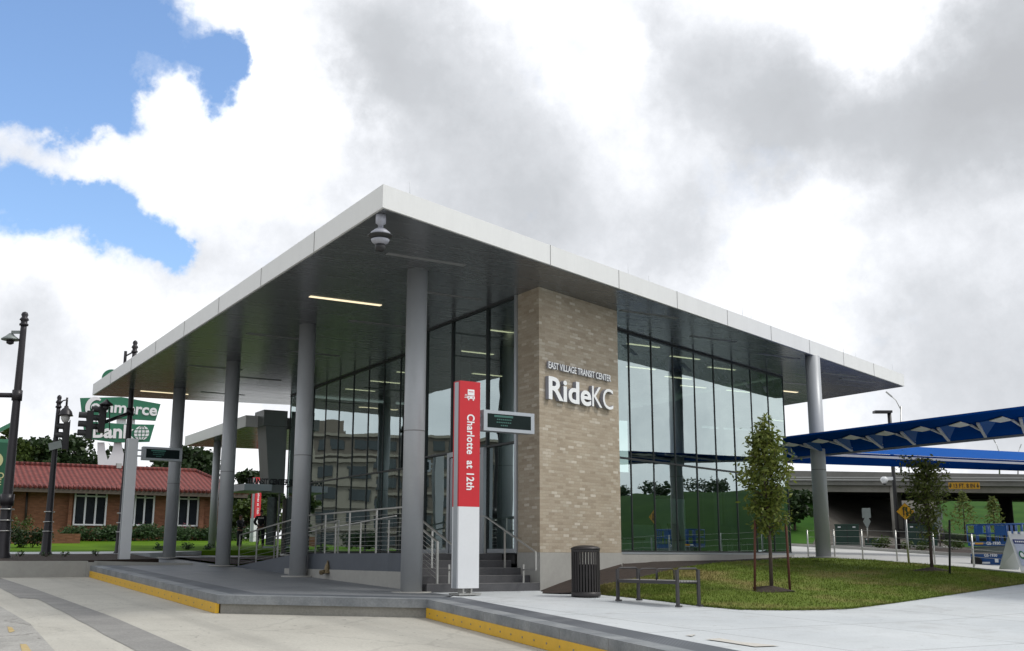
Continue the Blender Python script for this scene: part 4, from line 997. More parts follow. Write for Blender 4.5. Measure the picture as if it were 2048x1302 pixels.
# ------------------------------------------------------------------ young trees with stakes
def young_tree(label, base, H_, rw, mat, seed, nleaf, leaf, group, clear=.30, lw=.045, blunt=False):
    r_ = random.Random(seed); base = Vector(base); t_ = thing('young_tree', label, 'tree', base, 0, group)
    tr = MB(); cr = MB(); tops = base + Vector((.0, 0, H_ * .96))
    tr.tube([base - ZZ * .1, base + Vector((.02, 0, H_ * .25)), base + Vector((-.02, .02, H_ * .6)), tops], [lw, lw * .8, lw * .5, .006], 8)
    pts = []
    nb_ = 46
    for k in range(nb_):
        f = k / nb_; z = clear * .85 + (1 - clear * .85) * f ** .9 * .88; an = k * 2.4 + r_.random() * .6
        prof = (math.sin(math.pi * min(1, (f * .75 + .22))) ** .8) * (1 if f < .5 else 1 - (f - .5) * .5);
        if blunt: prof = .45 + .45 * math.sin(math.pi * min(1, f * .9 + .05))
        ln = rw * (prof * .95 + .12) * r_.uniform(.6, 1.15)
        s_ = base + ZZ * H_ * z; e = s_ + Vector((math.cos(an) * ln, math.sin(an) * ln, ln * r_.uniform(.5, 1.3)))
        if e.z > base.z + H_: e.z = base.z + H_ * r_.uniform(.93, 1)
        mid_ = s_.lerp(e, .5) - ZZ * ln * .08; tr.tube([s_, mid_, e], [.016 * (1.2 - f), .01, .004], 5)
        for q_ in range(int(nleaf / nb_ * (prof + .15))):
            g_ = r_.uniform(.18, 1.05); c = s_.lerp(e, g_); sp = .05 + .07 * r_.random(); pts.append(c + Vector((r_.gauss(0, sp), r_.gauss(0, sp), r_.gauss(0, sp * .8))))
    for k in range(int(nleaf * .07)):
        f = r_.random(); pts.append(base + Vector((r_.gauss(0, .05 + .12 * (1 - f)), r_.gauss(0, .05 + .12 * (1 - f)), H_ * (.80 + .21 * f))))
    leaves(cr, pts, leaf, r_, .40, .35); tr.build('trunk', 'bark', t_); cr.build('crown', mat, t_)
    return t_
def on_lawn(u, v):
    best = None; bd = 1e9
    for row in LR:
        for q_ in row:
            dv = q_ - CAM; zc = dv.dot(FW); uu = 1024 + FOC * dv.dot(RT) / zc; vv = 651 - FOC * dv.dot(UP) / zc; e_ = (uu - u) ** 2 + (vv - v) ** 2
            if e_ < bd: bd = e_; best = q_
    return Dp(u, v, math.hypot(best.x - CAM.x, best.y - CAM.y))
def zat(u, v, base):      # height of a sight line above a ground point at the same distance
    return Dp(u, v, math.hypot(base.x - CAM.x, base.y - CAM.y)).z
b1_ = on_lawn(1543, 1179)
young_tree('slender leafy young tree with two red brown stakes in front of the glass wall', b1_, zat(1535, 834, b1_) - b1_.z, .53, 'leaf', 21, 4400, .125, 'young lawn trees', .36, .045)
b2_ = on_lawn(1864, 1140)
young_tree('broader olive green young tree hiding part of the bridge right of the yellow diamond sign', b2_, zat(1862, 917, b2_) - b2_.z, .62, 'leaf_olive', 22, 2500, .13, 'young lawn trees', .33, .05, True)
def stake(u0, v0, u1, v1, label, mat):
    q = on_lawn(u0, v0); d_ = math.hypot(q.x - CAM.x, q.y - CAM.y); e = Dp(u1, v1, d_); mb = MB(); mb.tube([q - ZZ * .1, e], .028, 6)
    tag(mb.build('tree_stake', mat, None, tuple(q)), label, 'stake', 'stakes beside the young trees')
stake(1509, 1181, 1510, 1041, 'reddish wooden stake left of the nearer young tree', 'stake')
stake(1580, 1180, 1571, 1034, 'reddish wooden stake right of the nearer young tree', 'stake')
stake(1899, 1146, 1899, 1040, 'near black stake right of the farther young tree', 'stake_dark')
for bb, rr0, nm in ((b1_, .48, 'nearer'), (b2_, .6, 'farther')):
    mb = MB(); n = 22; rq = random.Random(9); c = []
    for k in range(n):
        a_ = 2 * math.pi * k / n; rr1 = rr0 * rq.uniform(.85, 1.1); c.append(bb + Vector((math.cos(a_) * rr1, math.sin(a_) * rr1 * 1.0, .0)))
    nrm_z = lambda q_: q_
    cen = bb + ZZ * .09
    for k in range(n):
        p_, r2 = c[k], c[(k + 1) % n]
        def ground(q_):
            dd = math.hypot(q_.x - CAM.x, q_.y - CAM.y); best = min((w2 for row in LR for w2 in row), key=lambda w2: (w2.x - q_.x) ** 2 + (w2.y - q_.y) ** 2); return Vector((q_.x, q_.y, best.z - .01))
        mb.poly([cen, ground(p_), ground(r2)], True)
    struct(mb, 'tree_mulch_ring', 'mulch')

# ------------------------------------------------------------------ blue canopies
def canopy(name, label, NL, NRr, FRr, FL, zf, top_near=.0, cof=True):
    c = thing(name, label, 'canopy', (NL + FL) / 2)
    zu = NL.z
    mb = MB(); mb.slab([NL, FL, FRr, NRr], (0, 0, 1), .05); sl = mb.build('canopy_deck', 'canopy', c)
    return c, sl
ZC = 4.2
NL, NRt, FLt, FRt = Zp(1566, 877, ZC), Zp(2048, 816, ZC), Zp(1566, 917, ZC), Zp(2048, 868, ZC)
ex = .55
NRx = NL + (NRt - NL) * (1 + ex); FRx = FLt + (FRt - FLt) * (1 + ex)
cn, sl = canopy('bus_canopy', 'nearer long blue bus canopy with triangular folded coffers underneath', NL, NRx, FRx, FLt, .2)
mb = MB(); mb.bar(FLt - ZZ * .03, FRx - ZZ * .03, .08, .07); mb.build('edge_trim', 'trim', cn)
def CP(s_, t_, dz=0): return (NL.lerp(NRt, s_)).lerp(FLt.lerp(FRt, s_), t_) + ZZ * dz
apx = [(1640, .15), (1697, .29), (1775, .45), (1858, .62), (1938, .79), (2030, .955)]
def cz(x_, y_): return Zp(1540 + x_ / 4.03, 740 + y_ / 4.03, ZC)
dk = cz(1095, 495) - cz(780, 525); dk = dk.dot((NRt - NL).normalized()) * (NRt - NL).normalized()
for k in range(-3, 8):
    g_ = lambda x_, y_, dz: cz(x_, y_) + dk * k + ZZ * dz
    mb = MB(); a_, b_, c_ = g_(790, 526, -.012), g_(905, 596, -.10), g_(908, 514, -.012)
    mb.mesh([a_, b_, c_, b_ + ZZ * .09], [(0, 2, 1), (0, 1, 3), (1, 2, 3), (0, 3, 2)]); cf = mb.build('coffer', 'canopy_lit', cn)
    mb = MB(); mb.mesh([g_(850, 510, -.014), g_(940, 520, -.014), g_(908, 514, -.015), g_(790, 526, -.013)], [(0, 3, 2, 1)]); mb.build('coffer_inner', 'canopy_lit', cf)
    mb = MB(); mb.slab([g_(850, 510, -.02), g_(920, 483, -.02), g_(1010, 505, -.02), g_(940, 520, -.02)], (0, 0, -1), .02); mb.build('skylight', 'frost', cf)
    mb = MB(); mb.bar(g_(780, 525, -.04), g_(903, 600, -.10), .075, .05); mb.bar(g_(1010, 503, -.04), g_(1165, 560, -.05), .06, .04); mb.build('coffer_edge', 'trim', cf)
def post_at(c, q, zt2, nm='canopy_post'):
    mb = MB(); z_ = Hw(q.x, q.y); mb.tube([(q.x, q.y, z_), (q.x, q.y, zt2)], .14, 16); mb.build(nm, 'column', c)
post_at(cn, NRx.lerp(FRx, .5) - (NRx - NL).normalized() * 1.0, ZC)
ZC2 = 4.75
a0, a1, a2, a3 = Zp(1640, 909, ZC2), Zp(2048, 927, ZC2), Zp(1573, 926, ZC2), Zp(2048, 942, ZC2)
a1x = a0 + (a1 - a0) * 1.8; a3x = a2 + (a3 - a2) * 1.8
c2 = thing('bus_canopy', 'farther blue bus canopy with a tall bright blue fascia behind the nearer one', 'canopy', (a0 + a2) / 2)
mb = MB(); mb.slab([a0, a2, a3x, a1x], (0, 0, 1), .12); mb.build('canopy_deck', 'canopy', c2)
mb = MB(); up_ = ZZ * .56; nn = Vector((a1.y - a0.y, -(a1.x - a0.x), 0)).normalized()
if nn.dot(CAM - a0) < 0: nn = -nn
mb.slab([a0 + nn * .02 + ZZ * .125, a1x + nn * .02 + ZZ * .125, a1x + nn * -.55 + up_, a0 - nn * .55 + up_], nn, .06); mb.build('fascia', 'canopy_lit', c2)
mb = MB(); mb.bar(a0 + nn * .03, a1x + nn * .03, .06, .09); mb.build('edge_trim', 'trim', c2)
post_at(c2, (a1x + a3x) / 2 - (a1x - a0).normalized(), ZC2)

# ------------------------------------------------------------------ bridge
bg_ = thing('highway_bridge', 'weathered concrete highway overpass crossing behind the blue canopies', 'bridge', Dp(1800, 1090, 80))
e0, e1 = Dp(1380, 981, 84), Dp(2300, 988, 76); zt0, zt1 = Dp(1380, 962, 84).z, Dp(2300, 966, 76).z; zp0, zp1 = Dp(1380, 938, 84).z, Dp(2300, 952, 76).z
dv = (e1 - e0); dv.z = 0; bn = Vector((-dv.y, dv.x, 0)).normalized()
if bn.dot(FW) < 0: bn = -bn
def span(z0a, z0b, z1a, z1b, f0, f1, mat, name):
    q0 = Vector((e0.x, e0.y, 0)) + bn * f0; q1 = Vector((e1.x, e1.y, 0)) + bn * f0; q2, q3 = q1 + bn * (f1 - f0), q0 + bn * (f1 - f0)
    mb = MB(); mb.prism([(q0.x, q0.y), (q1.x, q1.y), (q2.x, q2.y), (q3.x, q3.y)], [z0a, z0b, z0b, z0a], [z1a, z1b, z1b, z1a]); return mb.build(name, mat, bg_)
span(e0.z, e1.z, zt0 - .25, zt1 - .25, .25, .75, 'girder', 'girder'); span(zt0 - .24, zt1 - .24, zt0, zt1, 0, 15, 'parapet', 'deck')
span(e0.z, e1.z, zt0 - .25, zt1 - .25, 14.2, 14.8, 'girder', 'girder')
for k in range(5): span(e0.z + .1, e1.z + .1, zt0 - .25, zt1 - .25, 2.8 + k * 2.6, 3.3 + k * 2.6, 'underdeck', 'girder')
span(zt0 + .004, zt1 + .004, zp0, zp1, .1, .4, 'parapet', 'parapet'); span(zt0 + .004, zt1 + .004, zp0, zp1, 14.5, 14.8, 'parapet', 'parapet')
mb = MB()
for dz in (.12, .28):
    mb.bar(Vector((e0.x, e0.y, zt0 + dz)) - bn * .12, Vector((e1.x, e1.y, zt1 + dz)) - bn * .12, .1, .09)
mb.build('guard_rail', 'steel', bg_)
def pierc(u, v0, d_, r_, mat='girder'):
    q = Dp(u, v0, d_); mb = MB(); mb.tube([(q.x, q.y, q.z - 1), (q.x, q.y, e0.z + .3)], r_, 14); mb.build('pier', mat, bg_)
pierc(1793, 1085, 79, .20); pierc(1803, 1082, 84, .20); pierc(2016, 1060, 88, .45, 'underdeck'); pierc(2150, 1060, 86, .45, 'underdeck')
q0, q1 = Dp(1898, 978, 76.6), Dp(1960, 978, 76.1)
t_ = thing('clearance_sign', 'long yellow 13 FT 8 IN clearance sign on the bridge girder', 'sign', q0)
hsg = Dp(1898, 965, 76.6).z - q0.z; dx_ = (q1 - q0).normalized(); up2 = ZZ
mb = MB(); mb.slab([q0, q1, q1 + ZZ * hsg, q0 + ZZ * hsg], bn * -1, .06); mb.build('sign_panel', 'clear_sign', t_)
mb = MB(); fwd = -bn * .075
wsg = (q1 - q0).length
text_into(mb, '13 FT. 8 IN', q0 + fwd + dx_ * wsg * .5 + ZZ * hsg * .2, dx_, ZZ, hsg * .88, .004, .004, 'CENTER', xs=.80)
for fx_ in (.055, .945):
    c = q0 + fwd + dx_ * wsg * fx_ + ZZ * hsg * .5; mb.bar(c + ZZ * hsg * .32, c - ZZ * hsg * .1, .05, .01, bn); mb.poly([c - ZZ * hsg * .36, c + dx_ * .09, c - dx_ * .09]); 
mb.build('lettering', 'blackm', t_)

# ------------------------------------------------------------------ fence along the road
fp = [(1617, 1116, 1060, 43), (1670, 1115.5, 1059, 43), (1726, 1117, 1059, 42), (1794.5, 1120.5, 1061, 41), (1870, 1127, 1063, 39.5), (1948, 1134, 1068, 37.5), (2060, 1144, 1076, 35)]
t_ = thing('cable_fence', 'thin steel post and cable fence between the lawn and the road', 'fence', Dp(1617, 1116, 43)); tops_ = []
for (u, v, vt, d_) in fp:
    q = Dp(u, v, d_); z = Dp(u, vt, d_).z; tops_.append((q, z)); mb = MB(); mb.tube([q - ZZ * .2, (q.x, q.y, z)], .028, 8); mb.build('post', 'steel', t_)
mb = MB()
for k in range(4):
    for (a_, za_), (b_, zb2) in zip(tops_, tops_[1:]):
        f = 1 - k * .22; mb.tube([(a_.x, a_.y, a_.z + (za_ - a_.z) * f - .03), (b_.x, b_.y, b_.z + (zb2 - b_.z) * f - .03)], .006, 5, False)
mb.build('cables', 'steel', t_)

# ------------------------------------------------------------------ utility cabinets
def cabinet(u0, u1, vt, vb, d_, label, dep=1.0, rz=None):
    a, b = Dp(u0, vb, d_), Dp(u1, vb, d_); c = (a + b) / 2; w_ = (b - a).length; zt2 = Dp((u0 + u1) / 2, vt, d_).z; h = zt2 - min(a.z, b.z); ang = math.atan2(b.y - a.y, b.x - a.x)
    c.z = min(a.z, b.z); nrm = Vector((-math.sin(ang), math.cos(ang), 0))
    t_ = thing('utility_cabinet', label, 'utility cabinet', c, 0, 'green utility cabinets by the road')
    mb = MB(); mb.box(c + nrm * dep / 2 + ZZ * (h * .5), w_, dep, h * .92, ang); mb.build('housing', 'dgreen', t_)
    mb = MB(); mb.box(c + nrm * dep / 2 + ZZ * (h * .97), w_ + .06, dep + .06, h * .06, ang); mb.build('lid', 'dgreen', t_)
    mb = MB(); mb.box(c + nrm * dep / 2 + ZZ * .0, w_ + .5, dep + .5, .14, ang); mb.build('concrete_pad', 'conc_base', t_)
    d2 = Vector((math.cos(ang), math.sin(ang), 0))
    mb = MB(); mb.box(c - nrm * .012 + ZZ * h * .5, .02, .02, h * .86, ang); mb.build('door_seam', 'blackm', t_)
    mb = MB()
    for f in (-.32, .30): mb.box(c - nrm * .015 + d2 * w_ * f + ZZ * h * .86, .16, .02, .07, ang)
    mb.build('warning_label', 'white', t_)
cabinet(1672, 1720, 1048, 1092, 66, 'large dark green utility cabinet with two small white labels, leftmost by the road')
cabinet(1730, 1762, 1076, 1093, 65, 'low green transformer box between the two tall cabinets', .9)
cabinet(1815, 1876, 1047, 1094, 64, 'wide grey green utility cabinet behind the yellow diamond sign')
# road signs seen from behind and the two way sign
def dsign(u, vb, vc, half, d_, label, front, plate=None):
    q = Dp(u, vb, d_); c = Dp(u, vc, d_); h = half * d_ / FOC / 0.94; toC = Vector((CAM.x - q.x, CAM.y - q.y, 0)).normalized(); sdv = Vector((-toC.y, toC.x, 0))
    t_ = thing('road_sign', label, 'road sign', q); mb = MB(); mb.tube([q - ZZ * .2, (q.x, q.y, c.z + h * .3)], .035, 8); mb.build('post', 'steel', t_)
    cc = Vector((q.x, q.y, c.z)) + toC * .06; wf = 1.0 if front else .5
    mb = MB(); mb.slab([cc - ZZ * h, cc - sdv * h * wf, cc + ZZ * h, cc + sdv * h * wf], toC, .012); pn = mb.build('sign_panel', 'sign_yellow' if front else 'sign_grey', t_)
    if front:
        mb = MB()
        f_ = cc + toC * .02
        def quad(x0, x1, z0, z1): mb.box(f_ + sdv * (-(x0 + x1) / 2 * h) + ZZ * ((z0 + z1) / 2 * h), abs(x1 - x0) * h, .008, abs(z1 - z0) * h, math.atan2(sdv.y, sdv.x))
        quad(-.26, -.14, -.25, .52); quad(.10, .22, -.45, .28)
        for x_, s_ in ((-.20, -1), (.16, 1)):
            zb3 = -.22 if s_ < 0 else .25
            P_ = [f_ - sdv * (x_ * h) + ZZ * ((zb3 + s_ * .30) * h), f_ - sdv * ((x_ - .17) * h) + ZZ * (zb3 * h), f_ - sdv * ((x_ + .17) * h) + ZZ * (zb3 * h)]
            mb.slab(P_, toC, .006)
        mb.build('arrow_symbol', 'blackm', pn)
        mb = MB(); 
        for k in range(4):
            pass
        mb.slab([cc - ZZ * h * 1.04 - toC * .01, cc - sdv * h * 1.04 - toC * .01, cc + ZZ * h * 1.04 - toC * .01, cc + sdv * h * 1.04 - toC * .01], toC, .008); mb.build('sign_edge', 'blackm', pn)
    if plate:
        z = Dp(u, plate, d_).z; mb = MB(); mb.slab([Vector((q.x, q.y, z)) + toC * .05 + sdv * x_ * .22 + ZZ * y_ * .26 for x_, y_ in ((-1, -1), (1, -1), (1, 1), (-1, 1))], toC, .01); mb.build('upper_plate', 'sign_grey', t_)
        mb = MB(); mb.tube([(q.x, q.y, c.z), (q.x, q.y, z)], .03, 6); mb.build('post_extension', 'steel', t_)
b3 = on_lawn(1832, 1140); d3 = math.hypot(b3.x - CAM.x, b3.y - CAM.y)
dsign(1818.5, 1136, 1023, 14.5, 38, 'yellow diamond two way traffic sign with black arrows on a steel post', True)
dsign(1736, 1078, 1043, 13, 62, 'grey back of a diamond sign with a square plate beside the left utility cabinet', False, 1026)
dsign(1880, 1085, 1047, 13, 60, 'grey back of a diamond sign right of the wide utility cabinet', False, 1030)

# pole with parking lot light and pan camera
q = Dp(1797, 1090, 60); t_ = thing('light_pole', 'dark square light pole with flat lamp head and white camera behind the blue canopy', 'light pole', q)
pz = Dp(1780, 822, 60).z; mb = MB(); mb.tube([q - ZZ * .3, (q.x, q.y, pz)], .10, 8); mb.build('pole', 'blackm', t_)
toC = Vector((CAM.x - q.x, CAM.y - q.y, 0)).normalized(); sdv = Vector((-toC.y, toC.x, 0))
left = -RT; left = Vector((left.x, left.y, 0)).normalized()
mb = MB(); mb.box(Vector((q.x, q.y, pz - .05)) + left * .35, .9, .45, .12, math.atan2(left.y, left.x)); mb.build('lamp_head', 'blackm', t_)
cz_ = Dp(1786, 957, 60).z
mb = MB(); mb.bar(Vector((q.x, q.y, cz_)), Vector((q.x, q.y, cz_)) + left * .5, .14, .16); mb.lathe(Vector((q.x, q.y, cz_ - .25)) + left * .5, [(.10, 0), (.17, .1), (.2, .22), (.1, .34)], 14); mb.build('camera', 'white', t_)
mb = MB(); mb.lathe(Vector((q.x, q.y, cz_ - .34)) + left * .5, [(.02, 0), (.09, .04), (.10, .1)], 12); mb.build('camera_dome', 'blackm', t_)
# cobra head street lights on the highway
def cobra(u, v, uh, vh, d_, vb, label):
    q = Dp(u, vb, d_); p1 = Dp(u, v + 8, d_); ph = Dp(uh, vh, d_); t_ = thing('highway_light', label, 'street light', q, 0, 'tall highway lights beyond the bridge')
    tp = Dp(u, v, d_); mb = MB(); mb.tube([q, tp], [.11, .06], 8); mb.build('pole', 'steel', t_)
    mb = MB(); m1 = p1.lerp(ph, .5) + ZZ * (abs((ph - p1).length) * .18); mb.tube([p1, m1, ph], .035, 6); mb.build('arm', 'steel', t_)
    mb = MB(); mb.bar(ph + (ph - m1).normalized() * -.1, ph + (ph - m1).normalized() * .55, .22, .12); mb.build('lamp_head', 'steel', t_)
cobra(1802, 812, 1782, 792, 100, 1000, 'tall cobra head street light left of the sky above the near canopy')
cobra(1999, 900, 1990, 884, 150, 960, 'small far cobra head street light above the far canopy')
cobra(2036, 905, 2040, 895, 190, 960, 'smallest cobra head street light near the right edge')

# ------------------------------------------------------------------ scissor lift
q0, q1 = Dp(1940, 1134, 42), Dp(2052, 1137, 41.2); ang = math.atan2(q1.y - q0.y, q1.x - q0.x); d2 = Vector((math.cos(ang), math.sin(ang), 0)); nn = Vector((-math.sin(ang), math.cos(ang), 0))
wl = (q1 - q0).length; c = (q0 + q1) / 2; zb4 = q0.z; ztp = Dp(1960, 1047, 42).z; Hh = ztp - zb4
t_ = thing('scissor_lift', 'blue scissor lift with folded platform rails marked GS-1930 beside the white board', 'scissor lift', c)
mb = MB(); mb.box(c + nn * .4 + ZZ * (.28 * Hh / 2 + .07) + ZZ * 0, wl * .94, .8, .24 * Hh, ang); mb.build('chassis', 'lift', t_)
for f in (-.36, .36):
    for g_ in (-.02, .78):
        w0 = c + d2 * wl * f + nn * g_ + ZZ * .18; mb = MB(); mb.tube([w0 - nn * .06, w0 + nn * .06], .19, 16); mb.build('wheel', 'rubber', t_)
mb = MB()
for k in range(5):
    z0_, z1_ = zb4 + Hh * (.33 + .035 * k), zb4 + Hh * (.33 + .035 * (k + 1)); s_ = 1 if k % 2 else -1
    for g_ in (.1, .7): mb.bar(Vector((c.x, c.y, z0_)) - d2 * s_ * wl * .42 + nn * g_, Vector((c.x, c.y, z1_)) + d2 * s_ * wl * .42 + nn * g_, .05, .07)
mb.build('scissor_arms', 'sign_grey', t_)
mb = MB(); mb.box(c + nn * .4 + ZZ * (.545 * Hh), wl, .8, .10 * Hh, ang); mb.build('platform', 'lift', t_)
mb = MB()
for g_ in (0, .8):
    for f in [-.5, -.32, -.30, -.08, .02, .06, .14, .22, .3, .38, .5]:
        a_ = c + d2 * wl * f + nn * g_; mb.tube([a_ + ZZ * .58 * Hh, a_ + ZZ * (.98 * Hh)], .022 if f != -.32 else .05, 6)
    for z in (.78, .985): mb.tube([c - d2 * wl * .5 + nn * g_ + ZZ * z * Hh, c + d2 * wl * .5 + nn * g_ + ZZ * z * Hh], .022, 6)
for f in (-.5, .5):
    for z in (.78, .985): mb.tube([c + d2 * wl * f + ZZ * z * Hh, c + d2 * wl * f + nn * .8 + ZZ * z * Hh], .022, 6)
mb.build('guard_rails', 'lift', t_)
mb = MB(); mb.box(c - nn * .01 - d2 * wl * .28 + ZZ * .86 * Hh, .3, .06, .2 * Hh, ang); mb.box(c - nn * .01 + d2 * wl * .12 + ZZ * .84 * Hh, .35, .06, .22 * Hh, ang); mb.build('control_box', 'lift', t_)
mb = MB(); text_into(mb, 'GS-1930', c - nn * .012 - d2 * wl * .16 + ZZ * .52 * Hh, d2, ZZ, .14, .004, .003)
text_into(mb, 'GS-1930', c - nn * .012 - d2 * wl * .22 + ZZ * .25 * Hh, d2, ZZ, .13, .004, .003)
mb.box(c - nn * .012 - d2 * wl * .41 + ZZ * .55 * Hh, .14, .01, .05, ang); mb.box(c - nn * .012 - d2 * wl * .2 + ZZ * .11 * Hh, .3, .01, .06, ang); mb.box(c - nn * .012 + d2 * wl * .0 + ZZ * .16 * Hh, .12, .01, .12, ang)
mb.build('decals', 'letter', t_)
mb = MB(); mb.box(c - nn * .014 - d2 * wl * .29 + ZZ * .55 * Hh, .28, .01, .06, ang); mb.build('orange_decal', 'sign_yellow', t_)
q = Dp(1949, 1134, 39.5); mb = MB(); mb.tube([q, Dp(1943, 1070, 39.5)], .03, 8); tag(mb.build('marker_post', 'sign_grey', None, tuple(q)), 'thin pale leaning post in front of the left end of the blue lift', 'post')

# sandwich board
D4 = 34.5
t_ = thing('sandwich_board', 'white folding sidewalk board with a blue header and green round emblem at the right edge', 'sandwich board', Dp(2010, 1140, D4))
apL, apR = Dp(2016, 1068, D4), Dp(2052, 1069, D4); fL, fR = Dp(2042, 1143, D4 - .5), Dp(2086, 1144, D4 - .5); bL, bR = Dp(1998, 1137, D4 + .3), Dp(2036, 1138, D4 + .6)
def board(a_, b_, c_, d_, nm):
    n_ = (b_ - a_).cross(c_ - a_).normalized()
    if n_.dot(CAM - a_) < 0: n_ = -n_
    mb = MB(); mb.slab([a_, b_, c_, d_], n_, .035); return mb.build(nm, 'white', t_), n_
fb_, nf = board(fL, fR, apR, apL, 'front_panel'); board(bL, bR, apR - ZZ * .02, apL - ZZ * .02, 'rear_panel')
def fpnt(x_, y_): return fL.lerp(fR, x_).lerp(apL.lerp(apR, x_), y_) + nf * .038
mb = MB(); mb.slab([fpnt(.13, .14), fpnt(.9, .14), fpnt(.9, .72), fpnt(.13, .72)], nf, .004); pz_ = mb.build('poster', pmat('poster_paper', (.50, .55, .70), .5, 0, .12, 9), fb_)
mb = MB(); mb.slab([fpnt(.13, .725), fpnt(.9, .725), fpnt(.9, .84), fpnt(.13, .84)], nf, .006); mb.build('header', pmat('header_blue', (.03, .05, .20), .5), fb_)
mb = MB(); 
for k in range(6): mb.slab([fpnt(.22 + k * .1, .76), fpnt(.29 + k * .1, .76), fpnt(.29 + k * .1, .80), fpnt(.22 + k * .1, .80)], nf, .009)
mb.build('header_text', 'letter', fb_)
mb = MB(); mb.slab([fpnt(.33 + .15 * math.cos(k * .524), .42 + .11 * math.sin(k * .524)) for k in range(12)], nf, .010); em = mb.build('emblem', 'bgreen', fb_)
mb = MB(); mb.slab([fpnt(.33 + .09 * math.cos(k * .524), .42 + .065 * math.sin(k * .524)) for k in range(12)], nf, .014); mb.build('emblem_centre', 'letter', em)
mb = MB()
for x_ in (.08, .42, .78): mb.box(apL.lerp(apR, x_) + ZZ * .03, .09, .06, .10, math.atan2(RT.y, RT.x))
mb.build('handle', 'white', t_)

# ------------------------------------------------------------------ right side trees
q = Dp(1935, 1090, 62); r_ = random.Random(4); 
def conifer(label, u, vt, vb, d_, w_, seed, mat='leaf_olive'):
    r_ = random.Random(seed); q = Dp(u, vb, d_); H_ = Dp(u, vt, d_).z - q.z; t_ = thing('young_tree', label, 'tree', q, 0, 'small trees under the bridge')
    tr = MB(); tr.tube([q, q + ZZ * H_ * .95], [.05, .01], 6); cr = MB(); pts = []
    for k in range(500):
        f = r_.random() ** .7; a_ = r_.random() * 6.28; rr1 = w_ * (1 - f) * r_.uniform(.2, 1) + .05; pts.append(q + Vector((math.cos(a_) * rr1, math.sin(a_) * rr1, H_ * (.12 + .88 * f))))
    leaves(cr, pts, .2, r_, .4, .2); tr.build('trunk', 'bark', t_); cr.build('crown', mat, t_)
conifer('small pointed tree between the farther lawn tree and the blue lift', 1932, 983, 1085, 62, 1.25, 1)
conifer('faint thin sapling above the blue lift under the bridge', 1992, 993, 1085, 64, .8, 2)
big_tree('roadside_tree', 'dark rounded tree at the bridge abutment right of the glass corner', Dp(1590, 1060, 74), Dp(1590, 975, 74).z, 3.4, 'leaf_dark', 31, 16, 160, .3, zlow=.1)
for k, (u, v) in enumerate(((1757, 1098), (1812, 1100), (1770, 1093), (1905, 1099), (1846, 1102))):
    shrub('ground_shrub', ['low shrub in the mulch right of the small transformer box', 'low shrub in the mulch below the wide cabinet', 'low shrub just behind the small transformer box', 'rounded low shrub in the mulch left of the blue lift', 'low shrub in the mulch near the farther young tree'][k], Dp(u, v, 61.5 if k != 3 else 57), 1.0 if k != 3 else 1.3, .5, 'leaf_mid', 40 + k, 160, .12, 'low shrubs in the roadside mulch')
lbs = ['nearest', 'second', 'third', 'fourth', 'fifth', 'sixth', 'seventh', 'eighth', 'ninth', 'tenth', 'farthest']
for k in range(11):
    i_ = .2 + k * .50
    shrub('bank_shrub', 'dark shrub on the crest of the grass bank across the road, %s along it' % lbs[k], (61 + i_ * 1.12, 22 - i_ * 9.0, 5.4), 5.2, .9 + .25 * (k * 7 % 4), 'leaf_dark', 200 + k, 420, .26, 'shrubs on the crest of the grass bank', 'shrub', 2.5)
# ------------------------------------------------------------------ LEFT SIDE: bank building
YB = CAM.y + 67.0
def Wb(u, v, y=None): return Yp(u, v, YB if y is None else y)
bk = thing('bank_building', 'low red brick bank building with a clay tile hip roof across the lawn', 'building', Wb(200, 1080))
xr = Wb(486, 1000).x; xl = Wb(16, 1000).x; zg = Wb(250, 1084).z; ze = Wb(250, 982).z; zr = Wb(250, 944).z
mb = MB(); mb.prism([(xl, YB), (xr - .9, YB), (xr - .9, YB + 16), (xl, YB + 16)], zg - 1, ze - .01); mb.build('wall', 'redbrick', bk)
rx0, rx1 = xl - .6, xr; yr = YB + 4.0
zr2 = Yp(250, 937, yr).z; xre = Yp(392, 945, yr).x; xrl = xl + 0.2
mb = MB()
E0, E1, E2, E3 = Vector((rx0, YB - .9, ze)), Vector((rx1, YB - .9, ze)), Vector((rx1, YB + 17, ze)), Vector((rx0, YB + 17, ze))
R0, R1 = Vector((xrl, yr, zr2)), Vector((xre, yr, zr2)); R2_, R3_ = Vector((xre, YB + 12, zr2)), Vector((xrl, YB + 12, zr2))
for q in ([E0, E1, R1, R0], [E1, E2, R2_, R1], [E2, E3, R3_, R2_], [E3, E0, R0, R3_], [R0, R1, R2_, R3_]): mb.poly(q)
rf = mb.build('roof', 'tiles', bk)
mb = MB(); n = int((rx1 - rx0) / .26)
for k in range(n): mb.tube([(rx0 + k * .26, YB - 1.0, ze + .02), (rx0 + k * .26, YB - .6, ze + .16)], .085, 6)
mb.build('eave_tiles', 'tiles', rf)
mb = MB(); mb.tube([R0 + ZZ * .03, R1 + ZZ * .03], .14, 8); mb.tube([R1 + ZZ * .03, E1 + ZZ * .05], .12, 8); mb.build('ridge_tiles', 'tiles', rf)
mb = MB(); mb.bar((rx0, YB - .85, ze - .14), (rx1, YB - .85, ze - .14), .12, .22); mb.bar((rx0, YB - .45, ze - .06), (rx1 - .4, YB - .45, ze - .06), .8, .05); mb.build('eaves', pmat('eave_brown', (.09, .07, .055), .7), rf)
